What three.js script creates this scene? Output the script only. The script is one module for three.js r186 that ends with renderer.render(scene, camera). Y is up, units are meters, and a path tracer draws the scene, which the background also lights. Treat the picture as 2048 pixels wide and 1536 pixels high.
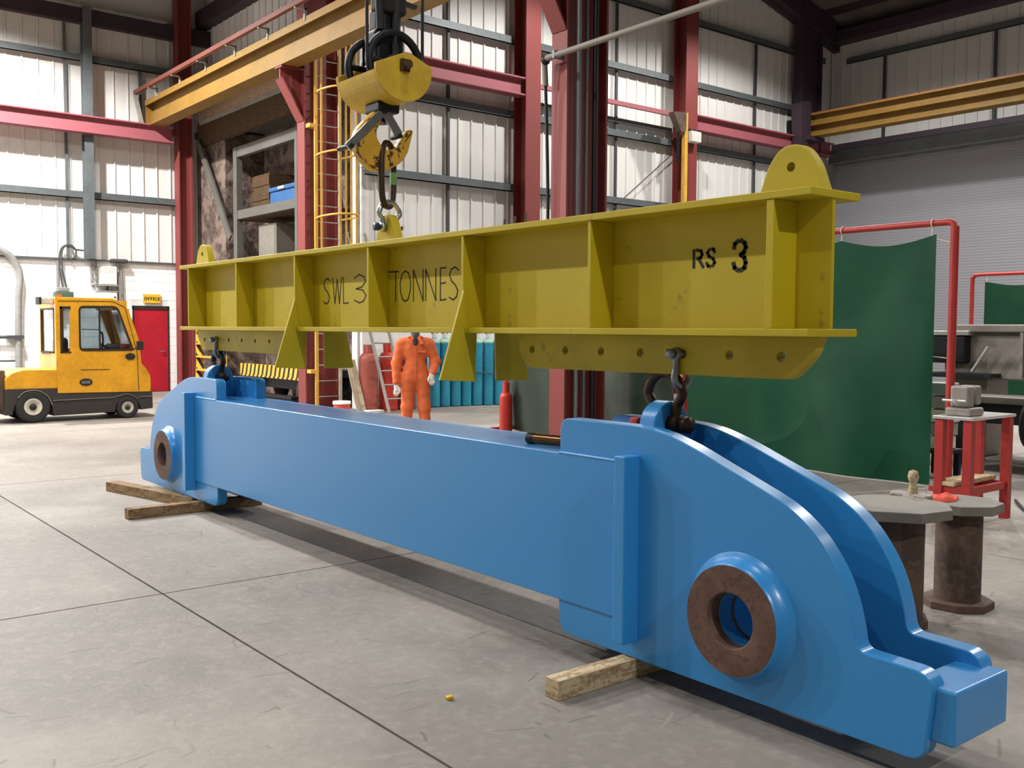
import * as THREE from 'three';
import { mergeGeometries, toCreasedNormals } from 'three/addons/utils/BufferGeometryUtils.js';
import { RoundedBoxGeometry } from 'three/addons/geometries/RoundedBoxGeometry.js';
import { MarchingCubes } from 'three/addons/objects/MarchingCubes.js';
import { FontLoader } from 'three/addons/loaders/FontLoader.js';
import { TextGeometry } from 'three/addons/geometries/TextGeometry.js';

// ---------------------------------------------------------------- camera, sky, lights, exposure
// The hall is measured in (u, y, v): u runs along the back wall, v along the lifting beams. three.js: x = u, z = -v.
const scene = new THREE.Scene();
scene.background = new THREE.Color(0x0b0c0e);
const renderer = new THREE.WebGLRenderer({ antialias: true });
renderer.toneMapping = THREE.LinearToneMapping;
renderer.toneMappingExposure = 1.0;
renderer.shadowMap.enabled = true;
const camera = new THREE.PerspectiveCamera(2 * Math.atan(768 / 1971) * 180 / Math.PI, 4 / 3, 0.05, 120);
camera.position.set(0, 1.6, 0);
camera.rotation.order = 'YXZ';
camera.rotation.set(-3.163 * Math.PI / 180, -38.87 * Math.PI / 180, 0.35 * Math.PI / 180);
scene.add(camera);

const LAMP_COLOR = 0xfffcf8;
// [u, y, v, intensity] of each high-bay lamp
const LAMPS = [
  [1.2, 9.3, -7.2, 215], [3.5, 9.3, 3.0, 30], [-2.1, 9.3, 3.0, 42], [3.5, 9.3, 9.6, 90], [-2.1, 9.3, 9.6, 100], [3.5, 9.3, 15.0, 150], [-2.1, 9.3, 15.0, 160], [3.5, 9.3, 20.7, 500], [-2.1, 9.3, 20.7, 500],
  [15.4, 9.8, -2.0, 150], [15.4, 9.8, 3.4, 190], [18.4, 9.8, 9.4, 250], [14.2, 9.8, 13.3, 150], [20.0, 9.8, 13.3, 120], [21.0, 9.8, 4.6, 170]];

// ---------------------------------------------------------------- helpers
let seed = 12345;
const rnd = () => { seed = (seed * 1664525 + 1013904223) >>> 0; return seed / 4294967296; };
const rr = (a, b) => a + (b - a) * rnd();
const used = new Map();
const numbered = (n) => { const k = used.get(n) || 0; used.set(n, k + 1); return k ? `${n}_${String(k).padStart(3, '0')}` : n; };
const V3 = (u, y, v) => new THREE.Vector3(u, y, -v);

function soften(g) { let n = g.index ? g.toNonIndexed() : g; for (const k of Object.keys(n.attributes)) if (!['position', 'normal', 'uv'].includes(k)) n.deleteAttribute(k); if (!n.attributes.normal) n.computeVertexNormals(); return n; }
function metreUV(g) { // uv in metres from the side each face looks to
  const p = g.attributes.position, uv = new Float32Array(p.count * 2);
  const a = new THREE.Vector3(), b = new THREE.Vector3(), c = new THREE.Vector3();
  for (let i = 0; i < p.count; i += 3) {
    a.fromBufferAttribute(p, i); b.fromBufferAttribute(p, i + 1); c.fromBufferAttribute(p, i + 2);
    const n = b.clone().sub(a).cross(c.clone().sub(a)); const ax = Math.abs(n.x), ay = Math.abs(n.y), az = Math.abs(n.z);
    [a, b, c].forEach((q, k) => { const w = ax > ay && ax > az ? [q.z, q.y] : ay > az ? [q.x, q.z] : [q.x, q.y]; uv[(i + k) * 2] = w[0]; uv[(i + k) * 2 + 1] = w[1]; });
  }
  g.setAttribute('uv', new THREE.BufferAttribute(uv, 2)); return g;
}
const mg = (list) => { const l = list.map(soften).map((g) => { if (!g.attributes.uv) g.setAttribute('uv', new THREE.BufferAttribute(new Float32Array(g.attributes.position.count * 2), 2)); return g; }); return l.length === 1 ? l[0] : mergeGeometries(l, false); };
const bx = (u0, u1, y0, y1, v0, v1) => new THREE.BoxGeometry(u1 - u0, y1 - y0, v1 - v0).translate((u0 + u1) / 2, (y0 + y1) / 2, -(v0 + v1) / 2);
const rbx = (u0, u1, y0, y1, v0, v1, r = 0.01, s = 2) => new RoundedBoxGeometry(u1 - u0, y1 - y0, v1 - v0, s, Math.min(r, (u1 - u0) / 2.01, (y1 - y0) / 2.01, (v1 - v0) / 2.01)).translate((u0 + u1) / 2, (y0 + y1) / 2, -(v0 + v1) / 2);
const M_VY = new THREE.Matrix4().set(0, 0, 1, 0, 0, 1, 0, 0, -1, 0, 0, 0, 0, 0, 0, 1);
const M_UV = new THREE.Matrix4().set(1, 0, 0, 0, 0, 0, 1, 0, 0, -1, 0, 0, 0, 0, 0, 1);
function outline(pts) { // [x, y, corner radius]
  const s = new THREE.Shape(), n = pts.length;
  pts.forEach((p, i) => {
    const a = pts[(i + n - 1) % n], b = pts[(i + 1) % n], r = p[2] || 0;
    if (!r) { i ? s.lineTo(p[0], p[1]) : s.moveTo(p[0], p[1]); return; }
    const da = Math.hypot(a[0] - p[0], a[1] - p[1]), db = Math.hypot(b[0] - p[0], b[1] - p[1]), t = Math.min(r, da * 0.48, db * 0.48);
    const q = [p[0] + (a[0] - p[0]) * t / da, p[1] + (a[1] - p[1]) * t / da], w = [p[0] + (b[0] - p[0]) * t / db, p[1] + (b[1] - p[1]) * t / db];
    i ? s.lineTo(...q) : s.moveTo(...q);
    s.quadraticCurveTo(p[0], p[1], w[0], w[1]);
  });
  s.closePath(); return s;
}
const circleHole = (x, y, r) => { const h = new THREE.Path(); h.absarc(x, y, r, 0, Math.PI * 2, true); return h; };
function ext(shape, d, bevel = 0, seg = 8) { return new THREE.ExtrudeGeometry(shape, { depth: d - 2 * bevel, bevelEnabled: bevel > 0, bevelSize: bevel, bevelThickness: bevel, bevelOffset: -bevel, bevelSegments: 2, curveSegments: seg }).translate(0, 0, bevel); }
const asShape = (p, holes = []) => { const s = p instanceof THREE.Shape ? p : outline(p); s.holes.push(...holes); return s; };
const exVY = (p, u0, u1, bevel = 0, holes = []) => ext(asShape(p, holes), u1 - u0, bevel).applyMatrix4(M_VY).translate(u0, 0, 0);       // outline in (v, y)
const exUY = (p, v0, v1, bevel = 0, holes = []) => ext(asShape(p, holes), v1 - v0, bevel).translate(0, 0, -v1);                           // outline in (u, y)
const exUV = (p, y0, y1, bevel = 0, holes = []) => ext(asShape(p, holes), y1 - y0, bevel).applyMatrix4(M_UV).translate(0, y0, 0);        // outline in (u, v)
function bar(a, b, r, seg = 8, r2 = r) { // round bar between two (u, y, v) points
  const A = V3(...a), B = V3(...b), d = B.clone().sub(A), L = d.length();
  return new THREE.CylinderGeometry(r2, r, L, seg).translate(0, L / 2, 0).applyQuaternion(new THREE.Quaternion().setFromUnitVectors(new THREE.Vector3(0, 1, 0), d.normalize())).translate(A.x, A.y, A.z);
}
function flat(a, b, w, t, up = [0, 1, 0]) { // rectangular bar between two points, w across, t thick
  const A = V3(...a), B = V3(...b), d = B.clone().sub(A), L = d.length(); d.normalize();
  const U = V3(...up), x = new THREE.Vector3().crossVectors(U, d).normalize(), z = new THREE.Vector3().crossVectors(d, x).normalize();
  const m = new THREE.Matrix4().makeBasis(x, d, z.negate());
  if (m.determinant() < 0) m.makeBasis(x.negate(), d, z);
  return new THREE.BoxGeometry(w, L, t).translate(0, L / 2, 0).applyMatrix4(m).translate(A.x, A.y, A.z);
}
const tube = (pts, r, seg = 40, rad = 10, closed = false) => new THREE.TubeGeometry(new THREE.CatmullRomCurve3(pts.map((p) => V3(...p)), closed, 'catmullrom', 0.5), seg, r, rad, closed);
const poly = (pts, r, rad = 8) => { const g = []; for (let i = 0; i + 1 < pts.length; i++) g.push(bar(pts[i], pts[i + 1], r, rad)); for (let i = 1; i + 1 < pts.length; i++) g.push(new THREE.SphereGeometry(r, rad, 6).translate(pts[i][0], pts[i][1], -pts[i][2])); return mg(g); };
const lathe = (prof, u, y, v, axis = 'y', seg = 28) => { // prof: [r, h]
  const g = new THREE.LatheGeometry(prof.map((p) => new THREE.Vector2(Math.max(p[0], 1e-4), p[1])), seg);
  if (axis === 'u') g.rotateZ(-Math.PI / 2); if (axis === 'v') g.rotateX(-Math.PI / 2);
  return g.translate(u, y, -v);
};
function mesh(name, geo, mat, parent) {
  const m = new THREE.Mesh(geo, mat); m.name = name; m.castShadow = true; m.receiveShadow = true; parent.add(m); return m;
}
const rootOf = (o) => { while (o.parent && o.parent !== scene) o = o.parent; return o; };
function part(parent, name, geo, mat, label) { // geometry in hall coordinates, kept relative to the base of its thing
  const list = Array.isArray(geo) ? geo : [geo], r = rootOf(parent);
  const g = metreUV(mg(list)); g.translate(-r.position.x, -r.position.y, -r.position.z);
  const m = mesh(name, g, mat, parent); if (label) m.userData.label = label; return m;
}
function thing(name, label, category, at, group) {
  const o = new THREE.Group(); o.name = numbered(name); scene.add(o); o.position.copy(V3(...at)); o.userData = { label, category };
  if (group) o.userData.group = group; return o;
}
function single(name, label, category, at, geo, mat, group) { // a thing that is one mesh
  const g = metreUV(mg(Array.isArray(geo) ? geo : [geo])), p = V3(...at); g.translate(-p.x, -p.y, -p.z);
  const m = mesh(numbered(name), g, mat, scene); m.position.copy(p); m.userData = { label, category }; if (group) m.userData.group = group; return m;
}
function structure(name) { const o = new THREE.Group(); o.name = numbered(name); scene.add(o); o.userData = { kind: 'structure' }; return o; }
const shift = (g, u, y, v) => g.clone().translate(u, y, -v);
function copyOf(t, at, label, turn) { const c = t.clone(); c.name = numbered(t.name.replace(/_\d{3}$/, '')); c.position.copy(V3(...at)); c.userData = { ...t.userData, label: label || t.userData.label }; if (turn !== undefined) c.rotation.y = turn; scene.add(c); return c; }

// ---------------------------------------------------------------- textures and materials
function lattice(n, s) { const a = new Float32Array(n * n); let q = s; for (let i = 0; i < a.length; i++) { q = (q * 1664525 + 1013904223) >>> 0; a[i] = q / 4294967296; } return (x, y) => { const xi = Math.floor(x), yi = Math.floor(y); let fx = x - xi, fy = y - yi; fx = fx * fx * (3 - 2 * fx); fy = fy * fy * (3 - 2 * fy); const X = ((xi % n) + n) % n, Y = ((yi % n) + n) % n, X1 = (X + 1) % n, Y1 = (Y + 1) % n; return (a[Y * n + X] * (1 - fx) + a[Y * n + X1] * fx) * (1 - fy) + (a[Y1 * n + X] * (1 - fx) + a[Y1 * n + X1] * fx) * fy; }; }
function fbm(base, oct, s) { const l = []; for (let i = 0; i < oct; i++) l.push(lattice(base << i, s + i * 77)); return (x, y) => { let v = 0, w = 0, am = 1; for (let i = 0; i < oct; i++) { v += am * l[i](x * (base << i), y * (base << i)); w += am; am *= 0.55; } return v / w; }; }
function tex(size, metres, fn, srgb = true) {
  const d = new Uint8Array(size * size * 4);
  for (let y = 0; y < size; y++) for (let x = 0; x < size; x++) { const c = fn(x / size, y / size), o = (y * size + x) * 4; d[o] = Math.max(0, Math.min(255, c[0])); d[o + 1] = Math.max(0, Math.min(255, c[1])); d[o + 2] = Math.max(0, Math.min(255, c[2])); d[o + 3] = 255; }
  const t = new THREE.DataTexture(d, size, size); t.wrapS = t.wrapT = THREE.RepeatWrapping; t.magFilter = THREE.LinearFilter; t.minFilter = THREE.LinearMipmapLinearFilter; t.generateMipmaps = true;
  t.repeat.set(1 / metres, 1 / metres); if (srgb) t.colorSpace = THREE.SRGBColorSpace; t.needsUpdate = true; return t;
}
const mix = (a, b, t) => [a[0] + (b[0] - a[0]) * t, a[1] + (b[1] - a[1]) * t, a[2] + (b[2] - a[2]) * t];
const st = (a, b, x) => { const t = Math.max(0, Math.min(1, (x - a) / (b - a))); return t * t * (3 - 2 * t); };
const nA = fbm(4, 6, 11), nB = fbm(8, 5, 29), nC = fbm(32, 3, 53), nD = fbm(3, 4, 71), nE = fbm(64, 2, 91), fD = fbm(2, 2, 133);
const mottle = tex(512, 1.6, (x, y) => { const k = 232 + 46 * (nA(x, y) - 0.5) + 26 * (nC(x, y) - 0.5); return [k, k, k]; });
const coarse = tex(256, 0.5, (x, y) => { const k = 128 + 200 * (nC(x, y) - 0.5); return [k, k, k]; }, false);
const wornYellow = tex(1024, 2.0, (x, y) => { const a = nA(x, y), b = nB(x, y), c = nC(x, y); let col = mix([191, 172, 18], [176, 155, 8], st(0.35, 0.7, a)); col = mix(col, [200, 182, 52], 0.35 * st(0.5, 0.75, b)); col = mix(col, [112, 96, 30], 0.4 * st(0.68, 0.8, c * 0.6 + b * 0.4)); return col; });
const rustTex = tex(512, 0.7, (x, y) => { const a = nA(x, y), c = nC(x, y); let col = mix([96, 71, 61], [118, 90, 76], st(0.3, 0.7, a)); col = mix(col, [74, 53, 46], 0.6 * st(0.5, 0.8, c)); return col; });
const brownSteel = tex(512, 0.9, (x, y) => { const a = nA(x, y), c = nC(x, y); let col = mix([92, 72, 60], [70, 56, 50], st(0.3, 0.7, a)); return mix(col, [112, 90, 74], 0.6 * st(0.5, 0.75, c)); });
const woodTex = tex(512, 0.5, (x, y) => { const g = nB(x * 1.0, y * 6) * 0.6 + nC(x, y) * 0.4; let col = mix([196, 178, 146], [148, 122, 88], st(0.35, 0.7, g)); return mix(col, [110, 84, 58], st(0.62, 0.72, nA(x, y))); });
const stoneTex = tex(512, 1.5, (x, y) => { const a = nB(x, y), c = nC(x, y), b = nA(x, y); let col = mix([124, 108, 98], [92, 77, 70], st(0.35, 0.65, a)); col = mix(col, [54, 44, 42], 0.8 * st(0.54, 0.68, c * 0.6 + a * 0.4)); return mix(col, [140, 128, 120], 0.4 * st(0.55, 0.8, b)); });
const stoneBump = tex(256, 2.2, (x, y) => { const k = 255 * nB(x, y); return [k, k, k]; }, false);
const creaseTex = tex(512, 2.6, (x, y) => { const r = (a, b, n) => 1 - Math.abs(2 * n(a, b) - 1); const k = 255 * (0.5 * Math.pow(r(x, y, nD), 8) + 0.3 * Math.pow(r(y, x, fD), 10) + 0.2 * nD(y, x)); return [k, k, k]; }, false);
function floorTexture() {
  const S = 2048, c = document.createElement('canvas'); c.width = c.height = S; const q = c.getContext('2d');
  const im = q.createImageData(S, S), d = im.data;
  for (let y = 0; y < S; y++) for (let x = 0; x < S; x++) {
    const X = x / S, Y = y / S, a = nA(X, Y), b = nB(X, Y), e = nE(X * 4, Y * 4), f = nD(X, Y);
    let col = mix([146, 139, 131], [128, 121, 114], st(0.32, 0.66, a)); col = mix(col, [106, 100, 93], 0.7 * st(0.48, 0.7, b * 0.55 + f * 0.45)); col = mix(col, [152, 146, 139], 0.22 * st(0.5, 0.85, e));
    const k = 1 + 0.08 * (e - 0.5), o = (y * S + x) * 4; d[o] = col[0] * k; d[o + 1] = col[1] * k; d[o + 2] = col[2] * k; d[o + 3] = 255;
  }
  q.putImageData(im, 0, 0);
  for (let i = 0; i < 1700; i++) { // scuffs and tyre scratches
    const x = rr(0, S), y = rr(0, S), L = rr(6, 46), t = rr(-0.5, 0.5) + (rnd() < 0.4 ? Math.PI / 2 : 0); q.strokeStyle = `rgba(${rnd() < 0.75 ? '72,66,60' : '160,154,147'},${rr(0.08, 0.5)})`; q.lineWidth = rr(0.7, 3.4); q.beginPath(); q.moveTo(x, y); q.quadraticCurveTo(x + L * 0.5 * Math.cos(t) + rr(-4, 4), y + L * 0.5 * Math.sin(t) + rr(-4, 4), x + L * Math.cos(t), y + L * Math.sin(t)); q.stroke();
  }
  for (let i = 0; i < 46; i++) { const x = rr(60, S - 60), y = rr(60, S - 60), r = rr(4, 22); q.fillStyle = `rgba(92,84,74,${rr(0.12, 0.3)})`; q.beginPath(); for (let k = 0; k < 10; k++) { const A = k / 10 * 6.283, R = r * rr(0.5, 1.1); k ? q.lineTo(x + R * Math.cos(A), y + R * Math.sin(A)) : q.moveTo(x + R, y); } q.closePath(); q.fill(); }
  const t = new THREE.CanvasTexture(c); t.wrapS = t.wrapT = THREE.RepeatWrapping; t.colorSpace = THREE.SRGBColorSpace; t.repeat.set(1 / 9, 1 / 9); t.magFilter = THREE.LinearFilter; return t;
}
function hazardTexture(w, h, slope) {
  const c = document.createElement('canvas'); c.width = 256; c.height = 256; const q = c.getContext('2d'); q.fillStyle = '#e6ad3c'; q.fillRect(0, 0, 256, 256); q.fillStyle = '#241a14';
  for (let i = -2; i < 4; i++) { const x = i * 128; q.beginPath(); q.moveTo(x, 0); q.lineTo(x + 58, 0); q.lineTo(x + 58 + slope, 256); q.lineTo(x + slope, 256); q.fill(); }
  const t = new THREE.CanvasTexture(c); t.wrapS = t.wrapT = THREE.RepeatWrapping; t.colorSpace = THREE.SRGBColorSpace; t.repeat.set(1 / w, 1 / h); t.magFilter = THREE.LinearFilter; return t;
}
const pm = (color, roughness = 0.5, metalness = 0, more = {}) => new THREE.MeshPhysicalMaterial({ color, roughness, metalness, ...more });
const paint = (color, roughness = 0.45, more = {}) => pm(color, roughness, 0, { map: mottle, ...more });
const M = {
  floor: pm(0xffffff, 0.62, 0, { map: floorTexture(), bumpMap: coarse, bumpScale: 0.0012 }),
  joint: pm(0x57514a, 0.95),
  blue: pm(0x328fd4, 0.45, 0, { specularIntensity: 0.2, clearcoat: 1, clearcoatRoughness: 0.27, bumpMap: coarse, bumpScale: 0.0003 }),
  yellowBeam: pm(0xffffff, 0.55, 0, { map: wornYellow }),
  black: paint(0x17150f, 0.6),
  rust: pm(0xffffff, 0.75, 0.1, { map: rustTex, bumpMap: coarse, bumpScale: 0.001 }),
  brownSteel: pm(0xffffff, 0.72, 0.1, { map: brownSteel }),
  plateSteel: pm(0x8a857c, 0.6, 0.2, { map: mottle }),
  galv: pm(0x7f868a, 0.5, 0.35, { map: mottle }),
  zinc: pm(0xc2c6c9, 0.28, 0.9, { map: mottle }),
  darkSteel: pm(0x24242a, 0.5, 0.4, { map: mottle }),
  rope: pm(0x2c2a2c, 0.62, 0.25, { map: mottle }),
  chain: pm(0x4a3629, 0.45, 0.5, { map: mottle }),
  bronze: pm(0x6b4a2b, 0.25, 0.85),
  red: pm(0x7c3431, 0.6), redLight: pm(0x9d5961, 0.6),
  clad: pm(0xdedcd8, 0.5), cladLight: pm(0xecebe8, 0.45), block: pm(0xf2f2f0, 0.7), mortar: pm(0xdadad8, 0.9), sheeting: pm(0x8d8983, 0.6),
  girt: pm(0x6f7678, 0.5, 0.3, { map: mottle }), rod: pm(0x46484a, 0.6, 0.2),
  roof: paint(0x6d675f, 0.7), rafter: paint(0x40303c, 0.6),
  crane: paint(0x94702a, 0.6), craneRail: paint(0x7a4034, 0.6),
  stone: pm(0xffffff, 0.95, 0, { map: stoneTex, bumpMap: stoneBump, bumpScale: 0.05 }),
  frameGrey: paint(0xa9a69e, 0.6), frameDull: paint(0x64615b, 0.7), glass: pm(0xd7dde0, 0.04, 0, { transmission: 1, thickness: 0, ior: 1.45 }),
  wood: pm(0xffffff, 0.85, 0, { map: woodTex, bumpMap: coarse, bumpScale: 0.001 }), darkWood: pm(0x6d5a47, 0.9, 0, { map: woodTex }), midWood: pm(0xc4b6a6, 0.9, 0, { map: woodTex }),
  tractor: paint(0xf6b021, 0.38, { clearcoat: 0.3, clearcoatRoughness: 0.2 }), chassis: paint(0x3a3532, 0.7), rubber: pm(0x2b2a2a, 0.85), rim: paint(0xe9e3cf, 0.5), seal: pm(0x221f1c, 0.6),
  doorRed: paint(0xb8162c, 0.5), sign: paint(0xf2c22c, 0.5), ink: pm(0x1d1710, 0.7), white: paint(0xf0eee8, 0.5), grey: paint(0x9a9a96, 0.55), greenBox: paint(0x516a58, 0.5), orange: paint(0xc46a35, 0.5),
  roller: pm(0x8e8e94, 0.6),
  curtain: pm(0x07462c, 0.42, 0, { map: mottle, specularIntensity: 0.5, bumpMap: creaseTex, bumpScale: 0.03, side: THREE.DoubleSide }), curtainDark: pm(0x3a4a40, 0.25, 0, { map: mottle, bumpMap: creaseTex, bumpScale: 0.05, transmission: 0.35, thickness: 0, side: THREE.DoubleSide }),
  frameRed: paint(0xb42f2a, 0.45), tie: pm(0xd8d2c0, 0.8),
  cylRed: paint(0xc8392c, 0.45), cylDull: paint(0xb05a4c, 0.55), cylBrown: paint(0x8a443a, 0.6), teal: paint(0x2f96b4, 0.4), green: paint(0x63b86a, 0.5),
  ladderGrey: pm(0xa8a49c, 0.5, 0.3, { map: mottle }), ladderYellow: paint(0xe8b64a, 0.5),
  coverall: pm(0xff7f48, 0.85, 0, { map: mottle, sheen: 0.2 }), shirt: pm(0x3a3944, 0.9), skin: pm(0xc08a6c, 0.6), hair: pm(0x2e2018, 0.8), glove: pm(0xe8e4da, 0.85), boot: pm(0x1e1a18, 0.7),
  blueTarp: paint(0x2f639c, 0.6), clothRed: pm(0xe05a4a, 0.9), greenTape: paint(0x7fb06a, 0.6), mint: paint(0xbfe3c4, 0.5),
  weld: pm(0xa39a92, 0.5, 0.35, { map: mottle }), bright: pm(0xd9d7d2, 0.3, 0.7),
  blockYellow: paint(0xeac23a, 0.5), pipe: pm(0x7f786f, 0.6), plank: pm(0xb9aa90, 0.85), hookYellow: pm(0xffffff, 0.5, 0, { map: tex(256, 0.3, (x, y) => mix([212, 166, 50], [70, 50, 34], st(0.6, 0.68, nB(x, y)))) }), zincDull: pm(0x9fa3a8, 0.42, 0.75, { map: mottle }), pinBlue: paint(0x1f2c55, 0.4),
  lampGlow: new THREE.MeshStandardMaterial({ color: 0xffffff, emissive: LAMP_COLOR, emissiveIntensity: 8 }), lampShell: paint(0xb8bab8, 0.5),
};
// ================================================================ the hall
const VF = 24.7, VB = 17.15, UP = 9.9, UR = 25.9, UL = -7, VN = -9;   // far wall, back wall, inner wall, right wall, left wall, rear wall
{ // floor: concrete bays cast apart, with recessed joints
  const f = structure('floor'); mesh('base', metreUV(mg([bx(UL, UR + 0.3, -0.3, -0.012, VN, VF + 0.3)])), M.joint, f);
  const us = [UL, -3.03, 2.04, 7.11, 12.18, 17.25, 22.3, UR], vs = [VN, -4.33, 0.77, 5.87, 10.94, 16.0, 21.1, VF];
  for (let i = 0; i + 1 < us.length; i++) for (let j = 0; j + 1 < vs.length; j++) {
    const g = 0.007, s = bx(us[i] + g, us[i + 1] - g, -0.2, 0, vs[j] + g, vs[j + 1] - g);
    mesh('floor_slab', metreUV(mg([s])), M.floor, f);
  }
}
const PITCH = 0.335;
function panelGeo(h, flip) { // one lining sheet: broad pan between two small ribs, along +u, room side at -v
  const w = PITCH, p = [[0, 0], [0.012, -0.028], [0.040, -0.028], [0.052, 0], [w - 0.004, 0], [w - 0.004, 0.02], [0, 0.02]];
  return exUV(p.map(([a, b]) => [a, b]), 0, h);
}
function cladding(wall, from, to, y0, y1, dir, plane, light = () => false) { // sheets side by side
  const base = metreUV(mg([panelGeo(y1 - y0)])); const n = Math.round((to - from) / PITCH);
  if (dir === 'v') base.rotateY(-Math.PI / 2); // sheet along v, room side at -u
  for (let i = 0; i < n; i++) { const m = mesh('lining_panel', base, light(i) ? M.cladLight : M.clad, wall); if (dir === 'u') m.position.set(from + i * PITCH, y0, -plane); else m.position.set(plane, y0, -(from + (i + 1) * PITCH)); }
}
const zBar = (dir, a, b, y, plane) => { // Z-shaped rail standing 0.16 off the wall
  const prof = (q) => dir === 'u' ? q : q;
  if (dir === 'u') return [bx(a, b, y - 0.02, y, plane - 0.19, plane - 0.03), bx(a, b, y - 0.17, y - 0.02, plane - 0.19, plane - 0.175), bx(a, b, y - 0.17, y - 0.15, plane - 0.19, plane - 0.13)];
  return [bx(plane - 0.19, plane - 0.03, y - 0.02, y, a, b), bx(plane - 0.19, plane - 0.175, y - 0.17, y - 0.02, a, b), bx(plane - 0.19, plane - 0.13, y - 0.17, y - 0.15, a, b)];
};
const hCol = (u0, u1, v0, v1, y0, y1, web = 'u', t = 0.03) => web === 'u'
  ? [bx(u0, u0 + t, y0, y1, v0, v1), bx(u1 - t, u1, y0, y1, v0, v1), bx(u0 + t, u1 - t, y0, y1, (v0 + v1) / 2 - t / 2, (v0 + v1) / 2 + t / 2)]
  : [bx(u0, u1, y0, y1, v0, v0 + t), bx(u0, u1, y0, y1, v1 - t, v1), bx((u0 + u1) / 2 - t / 2, (u0 + u1) / 2 + t / 2, y0, y1, v0 + t, v1 - t)];
{ // far wall of the left bay: white blockwork below, lined sheeting above
  const w = structure('wall_far');
  const D0 = 7.94, D1 = 8.84, DH = 2.13;
  mesh('backing', metreUV(mg([bx(UL, D0, 0, 3.18, VF + 0.002, VF + 0.3), bx(D1, UP + 0.3, 0, 3.18, VF + 0.002, VF + 0.3), bx(D0, D1, DH, 3.18, VF + 0.002, VF + 0.3), bx(UL, UP + 0.3, 3.18, 11.5, VF + 0.06, VF + 0.3), bx(D0, D1, 0, DH, VF + 0.1, VF + 0.3)])), M.mortar, w);
  // blockwork courses
  const BH = 0.2265, BL = 0.45; const variants = [M.block, pm(0xefefed, 0.7), pm(0xf4f4f2, 0.7)];
  const cache = new Map();
  for (let c = 0; c < 14; c++) for (let i = -1; i < 22; i++) {
    let a = 0.5 + i * BL + (c % 2 ? BL / 2 : 0), b = a + BL - 0.008; a = Math.max(a, 0.5); b = Math.min(b, UP - 0.02);
    const y0 = c * BH + 0.004, y1 = (c + 1) * BH - 0.004; if (b - a < 0.06) continue;
    const spans = y0 < DH ? [[a, Math.min(b, D0)], [Math.max(a, D1), b]] : [[a, b]];
    for (const [s, e] of spans) { if (e - s < 0.05) continue; const L = Math.round((e - s) * 1000) / 1000, k = L; if (!cache.has(k)) cache.set(k, metreUV(mg([rbx(0, L, 0, y1 - y0, 0, 0.1, 0.003, 1)]))); const m = mesh('block', cache.get(k), variants[(i * 7 + c * 3 + 70) % 3], w); m.position.set(s, y0, -(VF + 0.02 - 0.026)); }
  }
  mesh('plain_blockwork', metreUV(mg([bx(UL, 0.5, 0, 14 * BH, VF - 0.02, VF + 0.06)])), M.block, w);
  mesh('sill_flashing', metreUV(mg([bx(UL, UP, 3.175, 3.21, VF - 0.1, VF + 0.06)])), M.girt, w);
  cladding(w, UP - 0.01 - 30 * PITCH, UP - 0.01, 3.21, 9.2, 'u', VF, (i) => false);
  for (const y of [4.78, 7.95]) mesh('rail', metreUV(mg(zBar('u', UL, UP - 0.5, y, VF))), M.girt, w);
  mesh('eaves_beam', metreUV(mg([bx(UL, UP, 8.66, 9.02, VF - 0.24, VF - 0.04)])), M.rafter, w);
  mesh('eaves_trim', metreUV(mg([bx(UL, 8.75, 9.0, 9.05, VF - 0.3, VF - 0.24)])), M.frameGrey, w);
  mesh('wind_post', metreUV(mg(hCol(6.78, 6.98, VF - 0.42, VF - 0.2, 3.2, 9.0, 'v', 0.02))), M.girt, w);
  mesh('sag_rod', metreUV(mg([bx(6.43, 6.49, 3.2, 8.7, VF - 0.12, VF - 0.06)])), M.girt, w);
  mesh('sag_rod', metreUV(mg([bx(8.14, 8.21, 6.45, 7.95, VF - 0.12, VF - 0.06)])), M.girt, w);
  mesh('wind_beam', metreUV(mg([bx(UL, 8.8, 6.08, 6.47, VF - 0.5, VF - 0.47), bx(UL, 8.8, 6.44, 6.47, VF - 0.62, VF - 0.3), bx(UL, 8.8, 6.08, 6.11, VF - 0.62, VF - 0.3)])), M.redLight, w);
  const d = structure('door_1'); 
  part(d, 'door_leaf', rbx(D0 + 0.03, D1 - 0.03, 0.01, DH - 0.09, VF + 0.0, VF + 0.045, 0.004), M.doorRed);
  part(d, 'door_frame', [bx(D0, D0 + 0.03, 0, DH, VF - 0.02, VF + 0.09), bx(D1 - 0.03, D1, 0, DH, VF - 0.02, VF + 0.09), bx(D0, D1, DH - 0.09, DH, VF - 0.02, VF + 0.09)], M.seal);
  part(d, 'door_handle', [bar([8.7, 1.0, VF - 0.05], [8.58, 1.0, VF - 0.05], 0.012), bar([8.7, 1.0, VF], [8.7, 1.0, VF - 0.05], 0.012)], M.galv);
}
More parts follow.
